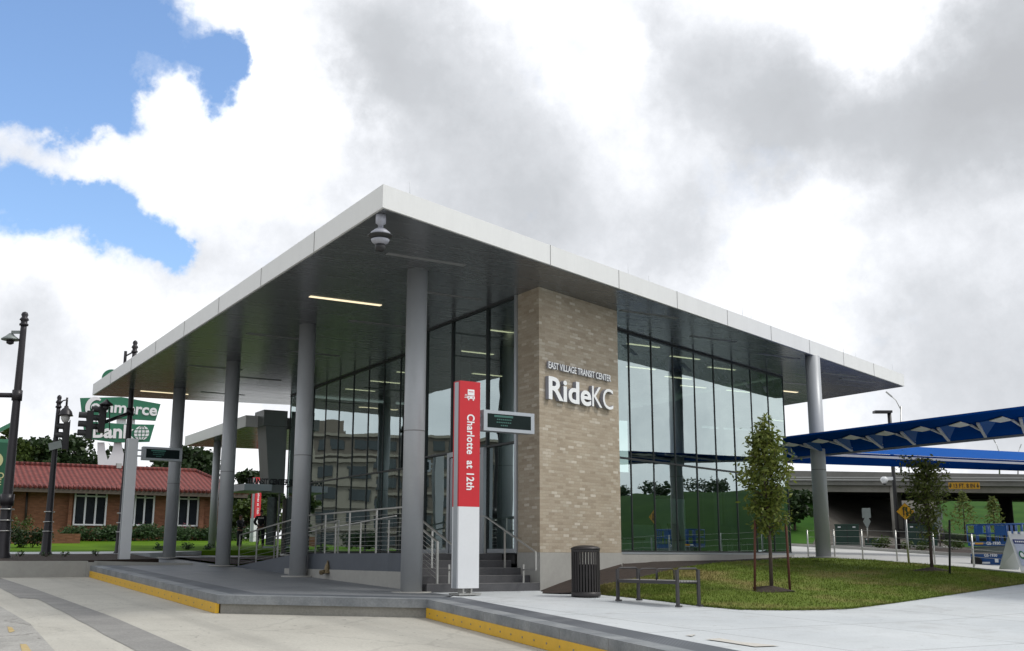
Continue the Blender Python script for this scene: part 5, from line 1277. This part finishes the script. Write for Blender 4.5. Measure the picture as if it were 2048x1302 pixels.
for (u0, u1, v0, v1, nb2) in ((146, 214, 981, 1049, 3), (258, 309, 984, 1050, 3), (354, 397, 987, 1051, 2)):
    a, b = Wb(u0, v1), Wb(u1, v0); xx0, xx1 = a.x, b.x
    if nb2 == 3 and u0 == 258: xx0 = Wb(248, v1).x
    mb = MB(); wz0, wz1 = Wb(u0, v1).z, Wb(u1, v0).z
    for k in range(nb2 + 1):
        x_ = xx0 + (xx1 - xx0) * k / nb2; mb.box((x_, YB - .05, (wz0 + wz1) / 2), .09, .10, wz1 - wz0 + .1)
    for z in (wz0, wz1, wz0 + (wz1 - wz0) * .82): mb.box(((xx0 + xx1) / 2, YB - .055, z), xx1 - xx0, .09, .08)
    wf = mb.build('window', 'white', bk)
    mb = MB(); mb.box(((xx0 + xx1) / 2, YB - .012, (wz0 + wz1) / 2), xx1 - xx0, .02, wz1 - wz0); mb.build('pane', 'bankglass', wf)
for (u0, u1) in ((16, 24), (137, 144), (398, 407)): 
    a, b = Wb(u0, 1000).x, Wb(u1, 1000).x; mb = MB(); mb.box(((a + b) / 2, YB - .14, (zg + ze) / 2 - .1), b - a, .28, ze - zg); mb.build('brick_pilaster', 'redbrick', bk)
mb = MB(); mb.tube([Wb(50, 1048) - YY * .1, Wb(54, 985) - YY * .1], .06, 8); mb.build('downpipe', pmat('downpipe_brown', (.03, .022, .018), .6), bk)
# roof vents on the ridge
for u in (237, ):
    q = Yp(u, 937, yr); mb = MB(); mb.box(q + ZZ * .16, .3, .3, .3); mb.build('roof_vent', 'steel', rf)
# low brick garden wall
q0, q1 = Dp(10, 1083, 62), Dp(160, 1084, 62); zt3 = Dp(80, 1067, 62).z
mb = MB(); mb.prism([(q0.x, q0.y), (q1.x, q1.y), (q1.x, q1.y + .4), (q0.x, q0.y + .4)], q0.z - .8, zt3); tag(mb.build('garden_wall', 'redbrick', None, tuple(q0)), 'low red brick garden wall in front of the bank at left', 'wall')
# hedges and bushes
hl = 'juniper hedge along the bank wall below the %s window'
for k, (u, wd2) in enumerate(((185, 4.4), (255, 3.4), (330, 3.4), (395, 3.4), (440, 2.6), (480, 2.4))):
    lab = ['juniper hedge clump below the left bank window', 'juniper hedge clump behind the plain grey pylon', 'juniper hedge clump right of the leftmost roof column', 'juniper hedge clump below the right bank window', 'juniper hedge clump left of the police officers', 'juniper hedge clump beside the standing officer with folded arms'][k]
    shrub('hedge', lab, Wb(u, 1086, YB - 1.6), wd2, .98, 'leaf_shrub', 80 + k, 900, .16, 'juniper hedges along the bank', 'hedge', 1.4)
for k, (u, v) in enumerate(((30, 1086), (52, 1087))): shrub('hedge', ['dark clipped hedge left of the lamp behind the big pole', 'dark clipped hedge just right of the big left pole'][k], Dp(u + 10, v + 11, 55), 1.6, .95, 'leaf_dark', 90 + k, 700, .12, 'clipped hedges by the street', 'hedge')
for k, (u, v) in enumerate(((320, 1104), (371, 1104), (415, 1104))): shrub('bush', ['small round bush on the lawn left of the first column', 'small round bush between two roof columns, left one', 'small round bush between two roof columns, right one'][k], Dp(u, v + 1, 50), .55, .42, 'leaf_shrub', 95 + k, 200, .09, 'small round bushes on the lawn', 'bush')
for k, u in enumerate((283, 372)): shrub('rose_bush', ['pink flowering bush under the middle bank window', 'pink flowering bush under the right bank window'][k], Wb(u, 1068, YB - 1.2), .7, .7, 'pink', 98 + k, 60, .09, 'pink flowering bushes by the bank', 'bush')
for k, u in enumerate((25, 42)): shrub('garden_bush', ['green bush above the brick garden wall', 'pale grass tuft above the brick garden wall'][k], Dp(u, 1068, 64), 1.2, .9, 'leaf_mid', 104 + k, 260, .12, None, 'bush')
for k, (u, v) in enumerate(((40, 1113), (130, 1114), (192, 1112), (92, 1116))): shrub('weed_tuft', ['weed tuft in the dark mulch by the big pole', 'weed tuft in the dark mulch between two poles', 'weed tuft in the mulch near the signal pole', 'weed tuft at the front of the dark mulch'][k], Dp(u, v, 42.5), .3, .22, 'leaf_shrub', 110 + k, 60, .06, None, 'plant')
# trees behind the bank
big_tree('cedar_tree', 'spreading dark tree behind the bank left of the bank sign', Dp(128, 1040, 98), Dp(110, 868, 98).z, 8.6, 'leaf_dark', 120, 40, 150, .42, 'trees behind the bank', .35)
big_tree('cedar_tree', 'dark tree behind the bank hidden by the left pole', Dp(60, 1040, 100), Dp(60, 878, 100).z, 5.6, 'leaf_dark', 121, 22, 150, .42, 'trees behind the bank', .35)
big_tree('cedar_tree', 'pale tree top above the green banner at the left edge', Dp(8, 1040, 96), Dp(8, 852, 96).z, 4.0, 'leaf_mid', 125, 18, 120, .4, 'trees behind the bank', .4)
big_tree('cedar_tree', 'dark tree behind the bank roof right of the leftmost roof column', Dp(365, 1040, 100), Dp(360, 891, 100).z, 6.6, 'leaf_dark', 122, 34, 150, .42, 'trees behind the bank', .35)
big_tree('cedar_tree', 'full dark tree beyond the low roof column', Dp(507, 1060, 84), Dp(512, 931, 84).z, 4.8, 'leaf_dark', 123, 34, 170, .34, 'trees behind the bank', .05)
big_tree('leafy_tree', 'mid green tree low behind the distant red pylon', Dp(505, 1085, 78), Dp(505, 985, 78).z, 4.4, 'leaf_mid', 124, 26, 150, .3, None, .02)

# bank sign on flared legs
DS = 88
def SB(u, v, dd=0): return Dp(u, v, DS + dd)
bs = thing('bank_sign', 'two tier green Commerce Bank sign with a globe on tall white flared legs', 'sign', SB(240, 1000))
toC = Vector((CAM.x - SB(240, 850).x, CAM.y - SB(240, 850).y, 0)).normalized()
mb = MB(); mb.slab([SB(*q) for q in ((164, 833), (311, 842), (321, 809), (243, 795), (160, 797))], toC, .3); up_p = mb.build('upper_panel', 'bgreen', bs)
mb = MB(); mb.slab([SB(*q) for q in ((170, 877), (232, 885.5), (299, 884), (309, 850), (246, 849), (165, 842))], toC, .3); lo_p = mb.build('lower_panel', 'bgreen', bs)
def stext(txt, u, v, u1, v1, size_px, bold, par, nm='lettering'):
    o_ = SB(u, v) + toC * .33; e_ = SB(u1, v1) + toC * .33; xd = (e_ - o_); ln = xd.length; xd.normalize(); up3 = (ZZ - xd * ZZ.dot(xd)).normalized()
    mb = MB(); text_into(mb, txt, (0, 0, 0), (1, 0, 0), (0, 1, 0), 1, 0, 0); w0 = max(q.x for q in mb.v) - min(q.x for q in mb.v)
    sz = size_px * DS / FOC / .95; mb = MB(); text_into(mb, txt, o_, xd, up3, sz, .03, bold, xs=ln / (w0 * sz)); mb.build(nm, 'letter', par)
stext('ommerce', 181, 822, 311, 832, 28, .03, up_p)
stext('Bank', 184, 875, 262, 877, 33, .045, lo_p)
mb = MB(); cc_ = SB(190, 816) + toC * .34; xr_ = (SB(200, 816) - SB(190, 816)).normalized(); rad = 15 * DS / FOC; pin = []; pout = []
for k in range(19):
    a_ = R(50 + k * 14.5); wdt = .30 * math.sin(math.pi * min(1, (k + 2) / 21)) ; dirv = xr_ * math.cos(a_) + ZZ * math.sin(a_) * 1.25
    pin.append(cc_ + dirv * (rad * .98 - wdt * .8)); pout.append(cc_ + dirv * (rad * .98 + wdt * .3))
for k in range(18): mb.slab([pin[k], pout[k], pout[k + 1], pin[k + 1]], toC, .03)
mb.build('big_letter_c', 'letter', up_p)
cg = SB(283, 867) + toC * .33; rg = 13.5 * DS / FOC
mb = MB(); mb.slab([cg + (xr_ * math.cos(k * .2618) + ZZ * math.sin(k * .2618)) * rg for k in range(24)], toC, .03); gb = mb.build('globe', 'letter', lo_p)
mb = MB()
gf = cg + toC * .045
for f in (-.5, 0, .5): hw2 = math.sqrt(1 - f * f) * rg; mb.bar(gf + ZZ * f * rg - xr_ * hw2, gf + ZZ * f * rg + xr_ * hw2, .02, .05)
mb.bar(gf - ZZ * rg, gf + ZZ * rg, .05, .02, toC)
for s_ in (-1, 1):
    pp = [gf + xr_ * s_ * rg * .5 * math.sin(math.pi * k / 8) + ZZ * rg * math.cos(math.pi * k / 8) for k in range(9)]; mb.tube(pp, .025, 4)
mb.build('globe_lines', 'bgreen', gb)
mb = MB()
for pts in ([(195, 886), (209, 886), (211, 905), (218, 930), (218, 960), (197, 960), (195, 905)], [(228, 886), (243, 886), (246, 905), (262, 935), (262, 960), (206, 960), (208, 935), (224, 905)], [(258, 886), (273, 886), (274, 910), (276, 960), (254, 960), (256, 905)]):
    mb.slab([SB(u, v, .5) for u, v in pts], toC, .5)
for (u0, u1) in ((203, 209), (233, 252), (262, 270)): mb.slab([SB(u, v, .2) for u, v in ((u0, 850), (u1, 850), (u1, 832), (u0, 832))], toC, .3)
mb.build('leg', 'white', bs)
# round sign top showing above the roof edge
q = SB(222, 757, 2); mb = MB(); mb.slab([q + (xr_ * math.cos(k * .2618) + ZZ * math.sin(k * .2618)) * (17 * DS / FOC) for k in range(24)], toC, .3); rs = mb.build('round_top_panel', 'bgreen', bs)

# ------------------------------------------------------------------ street poles at left
def ring(mb, c, r_, h=.03): mb.lathe(c, [(r_, 0), (r_, h)], 14)
def street_pole(name, label, cat, u, vb, vt, ut, d_, r0, r1, group=None):
    q = Dp(u, vb, d_); zt2 = Dp(ut, vt, d_).z; t_ = thing(name, label, cat, q, 0, group); H_ = zt2 - q.z
    mb = MB(); mb.lathe(q - ZZ * .3, [(r0 * 1.8, 0), (r0 * 1.8, .4), (r0 * 1.4, .5), (r0 * 1.25, 1.2), (r0 * 1.1, 1.5), (r0, 1.7), (r1 * 1.05, H_ - .2), (r1, H_ + .1)], 18); mb.build('pole', 'polem', t_)
    mb = MB(); mb.lathe(q + ZZ * (H_ - .3), [(r1 * 1.5, 0), (r1 * 1.5, .06), (r1 * 1.1, .08), (r1 * 1.1, .16), (r1 * 1.6, .2), (r1 * 1.3, .26), (r1 * .9, .3), (r1 * 1.2, .38), (r1 * .9, .46), (.01, .5)], 14); mb.build('finial', 'polem', t_)
    for z in (.9, 1.25, 1.62): mb = MB(); mb.lathe(q + ZZ * z, [(r0 * 1.5, 0), (r0 * 1.5, .035)], 14); mb.build('steel_band', 'steel', t_)
    return t_, q, H_
t_, q, H_ = street_pole('street_pole', 'tall dark street pole at the far left carrying a round security camera', 'street pole', 3, 1118, 634, 46, 41, .17, .10)
mb = MB(); zc = Dp(20, 668, 41).z; c = q + ZZ * (zc - q.z); le = Vector((-RT.x, -RT.y, 0)).normalized(); mb.bar(c + ZZ * .1, c + le * .4 + ZZ * .1, .08, .1); mb.lathe(c + le * .42 - ZZ * .18, [(.30, 0), (.3, .04), (.16, .14), (.06, .24)], 18); br = mb.build('camera_mount', 'sign_grey', t_)
mb = MB(); mb.lathe(c + le * .42 - ZZ * .34, [(.04, 0), (.12, .04), (.13, .14)], 14); mb.build('camera_dome', 'blackm', t_)
za_ = Dp(20, 790, 41).z; c = q + ZZ * (za_ - q.z); mb = MB(); mb.tube([c, c + le * 2.6 + ZZ * .05], .085, 10); mb.lathe(c - ZZ * .18, [(.17, 0), (.17, .36)], 12); mb.build('mast_arm', 'polem', t_)
zz_ = Dp(12, 1000, 41).z; c = q + ZZ * (zz_ - q.z); mb = MB(); mb.lathe(c - ZZ * .2, [(.22, 0), (.22, .4)], 12); mb.bar(c, c + le * .4, .12, .3); mb.build('clamp', 'polem', t_)
t_, q, H_ = street_pole('street_lamp', 'dark street lamp with a bell shaped head and clear globe at left', 'street lamp', 91, 1113, 800, 118, 45, .13, .075)
le2 = -le; zc = Dp(126, 806, 45).z; c = q + ZZ * (zc - q.z); hd = c + le2 * .30
mb = MB(); mb.tube([c - ZZ * .1, c + le2 * .15 + ZZ * .08, hd + ZZ * .12], .025, 6); mb.tube([c - ZZ * .5, c + le2 * .2 - ZZ * .3, hd - ZZ * .05], .018, 6); mb.tube([hd + ZZ * .2, hd - ZZ * .15], .04, 8); mb.build('arm', 'polem', t_)
mb = MB(); mb.lathe(hd - ZZ * .50, [(.28, 0), (.25, .05), (.22, .16), (.14, .26), (.09, .30), (.07, .38)], 18); mb.build('lamp_shade', 'polem', t_)
mb = MB(); mb.lathe(hd - ZZ * .78, [(.03, 0), (.11, .06), (.16, .16), (.17, .29)], 16); mb.build('lamp_globe', 'globe', t_)
def signal(name, label, u, v, d_, face, par=None, group=None, size=1.0):
    c = Dp(u, v, d_); t_ = thing(name, label, 'traffic light', c, math.atan2(face.y, face.x), group); W_ = WM[t_.name]; g = lambda x, y, z: W_ @ Vector((x, y, z)); A_ = W_.to_3x3(); ax = (A_ @ Vector((1, 0, 0)), A_ @ Vector((0, 1, 0)), ZZ)
    mb = MB(); mb.box(g(0, 0, 0), .2, .34, 1.05, ax=ax); mb.build('housing', 'blackm', t_)
    mb = MB(); mb.box(g(-.11, 0, 0), .02, .44, 1.2, ax=ax); mb.build('backplate', 'blackm', t_)
    for k in (-1, 0, 1):
        mb = MB(); n = 12; pts = []
        vs = []; fs = []
        for i in range(n + 1):
            a_ = R(-25 + 230 * i / n); 
            for x_ in (.1, .38): vs.append(g(x_, .15 * math.cos(a_), .33 * k + .15 * math.sin(a_)))
        for i in range(n): fs.append((2 * i, 2 * i + 1, 2 * i + 3, 2 * i + 2))
        mb.mesh(vs, fs, True); mb.build('visor', 'blackm', t_)
        mb = MB(); mb.tube([g(.10, 0, .33 * k), g(.115, 0, .33 * k)], .13, 14); mb.build('lens', 'dgreen', t_)
    return t_
fl = Vector((le.x, le.y, 0)); f2_ = (fl * .9 - Vector((FW.x, FW.y, 0)) * .45).normalized()
signal('traffic_light', 'black traffic light hung beside the street lamp at left', 131, 872, 45, f2_, group='black three lamp traffic lights')
t_, q, H_ = street_pole('signal_pole', 'tall dark signal pole with a short mast arm crossing the green bank sign', 'signal pole', 239, 1112, 690, 268, 46, .14, .085)
zc = Dp(255, 825, 46).z; c = q + ZZ * (zc - q.z); e_ = Dp(205, 846, 44.6); mb = MB(); mb.tube([c, e_], .07, 8); mb.lathe(c - ZZ * .12, [(.15, 0), (.15, .3)], 12); mb.build('mast_arm', 'polem', t_)
zc = Dp(262, 702, 46).z; c = q + ZZ * (zc - q.z); mb = MB(); mb.tube([c, c + le * .35 - ZZ * .2], .035, 6); mb.tube([c + le * .36 - ZZ * .0, c + le * .36 - ZZ * .5], .06, 8); mb.build('lamp_bracket', 'polem', t_)
signal('traffic_light', 'black traffic light in front of the bank sign, right one of the pair', 203, 838, 44.6, f2_, group='black three lamp traffic lights')
signal('traffic_light', 'black traffic light in front of the bank sign, left one of the pair', 178, 850, 43.8, f2_, group='black three lamp traffic lights')
c = Dp(213, 808, 44.2); t_ = thing('dome_camera', 'dark dome camera on a thin stem above the right traffic light of the pair', 'security camera', c)
mb = MB(); mb.lathe(c - ZZ * .05, [(.25, 0), (.25, .04), (.12, .13), (.05, .2), (.02, .24)], 16); mb.build('shroud', 'polem', t_)
mb = MB(); mb.lathe(c - ZZ * .24, [(.04, 0), (.1, .05), (.11, .18)], 12); mb.build('camera_dome', 'blackm', t_)
mb = MB(); 
for (u, v0, v1) in ((219, 812, 860), (192, 834, 870)): mb.tube([Dp(u, v0, 44.4), Dp(u, v1, 44.4)], .02, 5)
mb.tube([Dp(206, 812, 44.4), Dp(219, 812, 44.4)], .02, 5); mb.tube([c - ZZ * .1, Dp(211, 846, 44.5)], .02, 5); mb.build('bracket', 'polem', t_)
# street name plate on the lamp pole
q = Dp(111, 893, 44.8); mb = MB(); mb.bar(q - le2 * .25 - ZZ * .02, q + le2 * .22 + ZZ * .1, .02, .28); tag(mb.build('street_name_plate', 'sign_grey', None, tuple(q)), 'small pale plate fixed on the lamp pole below the traffic light', 'street sign')
# green banner frame at left edge
D5 = 50
t_ = thing('banner_sign', 'dark green banner sign in a pale green frame cut off by the left edge', 'sign', Dp(-10, 1105, D5))
toC = Vector((CAM.x - Dp(0, 950, D5).x, CAM.y - Dp(0, 950, D5).y, 0)).normalized()
mb = MB(); mb.slab([Dp(*q, D5) for q in ((-90, 1005), (9, 1005), (20, 886), (-90, 880))], toC, .08); pn = mb.build('banner', pmat('banner_green', (.012, .10, .05), .5), t_)
mb = MB(); mb.bar(Dp(10, 1110, D5), Dp(33, 838, D5), .16, .16, Vector((0, 1, 0))); mb.bar(Dp(30, 845, D5), Dp(-90, 905, D5), .12, .16); mb.bar(Dp(20, 884, D5), Dp(-90, 878, D5), .1, .2); mb.build('frame', 'lgreen', t_)
mb = MB(); xr2 = (Dp(10, 950, D5) - Dp(0, 950, D5)).normalized()
text_into(mb, 'METRO', Dp(8, 957, D5) + toC * .1, xr2, ZZ, .34, .01, .005, 'RIGHT'); text_into(mb, 'SQUARE', Dp(2, 970, D5) + toC * .1, xr2, ZZ, .34, .01, .005, 'RIGHT')
mb.lathe(Vector((0, 0, 0)), [(.001, 0), (.001, .001)], 3); cgl = Dp(-12, 921, D5) + toC * .1
mb.slab([cgl + (xr2 * math.cos(k * .2618) + ZZ * math.sin(k * .2618)) * .34 for k in range(24)], toC, .01); mb.build('lettering', pmat('banner_cream', (.6, .58, .30), .6), pn)

# ------------------------------------------------------------------ buildings across the street, mirrored by the glass
def office(label, c, w_, d_, H_, rz, mat, fl_, bays, name):
    t_ = thing(name, label, 'building', c, rz); W_ = WM[t_.name]; g = lambda x, y, z: W_ @ Vector((x, y, z)); A_ = W_.to_3x3(); ax = (A_ @ Vector((1, 0, 0)), A_ @ Vector((0, 1, 0)), ZZ)
    mb = MB(); mb.box(g(0, 0, H_ / 2), w_, d_, H_, ax=ax); mb.box(g(w_ * .12, 0, H_ + 1.2), w_ * .34, d_ * .5, 2.4, ax=ax); mb.build('wall', mat, t_)
    mb = MB(); fh = H_ / fl_
    for i in range(fl_):
        for k in range(bays): mb.box(g(-w_ / 2 + (k + .5) * w_ / bays, -d_ / 2, i * fh + fh * .55), w_ / bays * .62, .3, fh * .5, ax=ax)
    mb.build('windows', 'ofglass', t_)
    mb = MB(); mb.box(g(0, 0, H_ + .1), w_ + .6, d_ + .6, .35, ax=ax)
    for i in range(1, fl_): mb.box(g(0, -d_ / 2, i * fh), w_ + .2, .5, .3, ax=ax)
    mb.build('cornice', 'office2', t_)
office('six storey brown hospital block across the street mirrored in the left glass', (-35, 112, 1.2), 46, 16, 14.0, R(14), 'office', 6, 22, 'hospital_block')
office('five storey tan office block across the street mirrored by the entrance glass', (-78, 84, 1.2), 40, 16, 10.5, R(35), 'office2', 5, 18, 'office_block')
office('low tan apartment house mirrored beside the ramp railing', (-22, 84, 1.2), 12, 12, 8.5, R(10), 'office2', 4, 4, 'apartment_house')
for k, (x, y) in enumerate(((-52, 74), (-14, 66), (-62, 56))): big_tree('street_tree', ['round street tree across the road before the brown block', 'round street tree across the road before the low apartment house', 'round street tree across the road before the tan office'][k], (x, y, 1.0), 7.0, 6.0, 'leaf_mid', 130 + k, 16, 90, .6, 'street trees across the road', .2)

# ------------------------------------------------------------------ police officers
def person(label, base, H_, heading, arms='fold', vest_text=True):
    base = Vector(base); t_ = thing('person', label, 'person', base, heading); k = H_ / 1.8
    W_ = WM[t_.name]
    def skin(name, verts, edges, mat, par, lvl=1):
        me = bpy.data.meshes.new(name); me.from_pydata([tuple(Vector(v[:3]) * k) for v in verts], edges, []); me.materials.append(M[mat]); ob = bpy.data.objects.new(name, me); col.objects.link(ob); ob.parent = par
        WM[ob.name] = W_
        md = ob.modifiers.new('skin', 'SKIN')
        lay = me.skin_vertices[0] if me.skin_vertices else None
        if lay is None:
            bm2 = bmesh.new(); bm2.from_mesh(me); bm2.verts.layers.skin.verify(); bm2.to_mesh(me); bm2.free(); lay = me.skin_vertices[0]
        for i, v in enumerate(verts): lay.data[i].radius = (v[3] * k, (v[4] if len(v) > 4 else v[3]) * k); lay.data[i].use_root = (i == 0)
        sb = ob.modifiers.new('sub', 'SUBSURF'); sb.levels = lvl; sb.render_levels = lvl
        return ob
    if arms == 'fold': LA = [(-.20, 0, 1.44, .055), (-.27, .03, 1.18, .048), (-.12, .24, 1.13, .036), (-.04, .28, 1.15, .03)]; RA = [(.20, 0, 1.44, .055), (.27, .03, 1.18, .048), (.10, .25, 1.10, .036), (.02, .28, 1.11, .03)]
    else: LA = [(-.20, 0, 1.44, .055), (-.31, .02, 1.20, .048), (-.24, .20, 1.08, .036), (-.17, .26, 1.10, .03)]; RA = [(.20, 0, 1.44, .055), (.26, -.02, 1.18, .048), (.25, .05, .95, .036), (.25, .08, .87, .03)]
    V_ = [(0, 0, .98, .13, .11), (0, 0, 1.18, .13, .10), (0, 0, 1.38, .15, .105), (0, 0, 1.50, .055), (0, .01, 1.58, .055), (0, .015, 1.67, .078, .09), (0, .01, 1.76, .06, .075)]
    E_ = [(0, 1), (1, 2), (2, 3), (3, 4), (4, 5), (5, 6)]
    n0 = len(V_); V_ += LA; E_ += [(2, n0), (n0, n0 + 1), (n0 + 1, n0 + 2), (n0 + 2, n0 + 3)]; n1 = len(V_); V_ += RA; E_ += [(2, n1), (n1, n1 + 1), (n1 + 1, n1 + 2), (n1 + 2, n1 + 3)]
    for s_ in (-1, 1):
        n2 = len(V_); V_ += [(s_ * .10, 0, .88, .085), (s_ * .12, .01, .50, .058), (s_ * .13, -.01, .10, .042), (s_ * .14, .12, .05, .04)]; E_ += [(0, n2), (n2, n2 + 1), (n2 + 1, n2 + 2), (n2 + 2, n2 + 3)]
    body = skin('body', V_, E_, 'skin', t_, 2)
    # fingers
    for A4 in (LA[-1], RA[-1]):
        for f in range(5):
            o5 = (f - 2) * .017; b5 = (A4[0] + o5 * (1 if f else 1.6), A4[1] + (.02 if f else .0), A4[2] - .0)
            skin('finger', [(*b5, .009), (b5[0] + o5 * .3, b5[1] + .03, b5[2] - .025, .008), (b5[0] + o5 * .3, b5[1] + .035, b5[2] - .05 + abs(o5) * .3, .007)], [(0, 1), (1, 2)], 'skin', body)
    LS = [LA[0], LA[1], tuple(Vector(LA[2][:3]).lerp(Vector(LA[3][:3]), .35)) + (.032,)]; RS_ = [RA[0], RA[1], tuple(Vector(RA[2][:3]).lerp(Vector(RA[3][:3]), .35)) + (.032,)]
    sh = skin('shirt', [(0, 0, 1.0, .155, .125), (0, 0, 1.2, .155, .12), (0, 0, 1.42, .165, .115), (0, 0, 1.50, .075)] + [(*a_[:3], a_[3] + .024) for a_ in LS] + [(*a_[:3], a_[3] + .024) for a_ in RS_], [(0, 1), (1, 2), (2, 3), (2, 4), (4, 5), (5, 6), (2, 7), (7, 8), (8, 9)], 'cloth', t_, 2)
    tr_ = skin('trousers', [(0, 0, .98, .15, .125), (-.11, 0, .86, .105), (-.12, .01, .50, .082), (-.13, -.01, .10, .07), (.11, 0, .86, .105), (.12, .01, .50, .082), (.13, -.01, .10, .07)], [(0, 1), (1, 2), (2, 3), (0, 4), (4, 5), (5, 6)], 'cloth', t_, 2)
    for s_ in (-1, 1): skin('boot', [(s_ * .13, -.02, .08, .065), (s_ * .14, .06, .05, .055), (s_ * .145, .15, .04, .045)], [(0, 1), (1, 2)], 'blackm', t_)
    skin('vest', [(0, -.0, 1.06, .17, .14), (0, 0, 1.25, .175, .14), (0, 0, 1.42, .17, .13)], [(0, 1), (1, 2)], 'vest', t_, 2)
    skin('hair', [(0, -.02, 1.66, .075, .08), (0, -.01, 1.745, .082, .09), (0, 0, 1.79, .06)], [(0, 1), (1, 2)], 'hair', t_, 2)
    g = lambda x, y, z: W_ @ (Vector((x, y, z)) * k); A_ = W_.to_3x3()
    mb = MB(); mb.box(g(-.03, .108, 1.69), .02, .01, .012); mb.box(g(.03, .108, 1.69), .02, .01, .012); mb.build('eyes', 'hair', body)
    mb = MB(); mb.tube([g(0, .09, 1.69), g(0, .13, 1.655), g(0, .10, 1.645)], [.01, .016, .008], 6); mb.box(g(0, .103, 1.615), .05, .01, .01); mb.tube([g(-.09, 0, 1.64), g(-.095, 0, 1.70)], .015, 6); mb.tube([g(.09, 0, 1.64), g(.095, 0, 1.70)], .015, 6); mb.build('face_features', 'skin', body)
    mb = MB(); mb.lathe(g(0, 0, 1.0), [(.185 * k, 0), (.185 * k, .06)], 16); mb.build('belt', 'blackm', t_)
    mb = MB(); text_into(mb, 'POLICE', g(0, -.165, 1.36), A_ @ Vector((1, 0, 0)), ZZ, .10 * k, .004, .001, 'CENTER', xs=.85); mb.build('vest_lettering', 'letter', t_)
    return t_
dv2 = Vector((FW.x, FW.y, 0)); hd_ = math.atan2(dv2.y, dv2.x) - math.pi / 2
q = Dp(519.5, 1096, 52); person('police officer seen from behind in a vest marked POLICE beside the red pylon', q, Dp(519, 1019, 52).z - q.z, hd_ + .15, 'hips')
q = Dp(478, 1096, 55); person('officer in dark uniform with folded arms half hidden behind the low roof column', q, Dp(478, 1029, 55).z - q.z, hd_ - 1.9, 'fold')
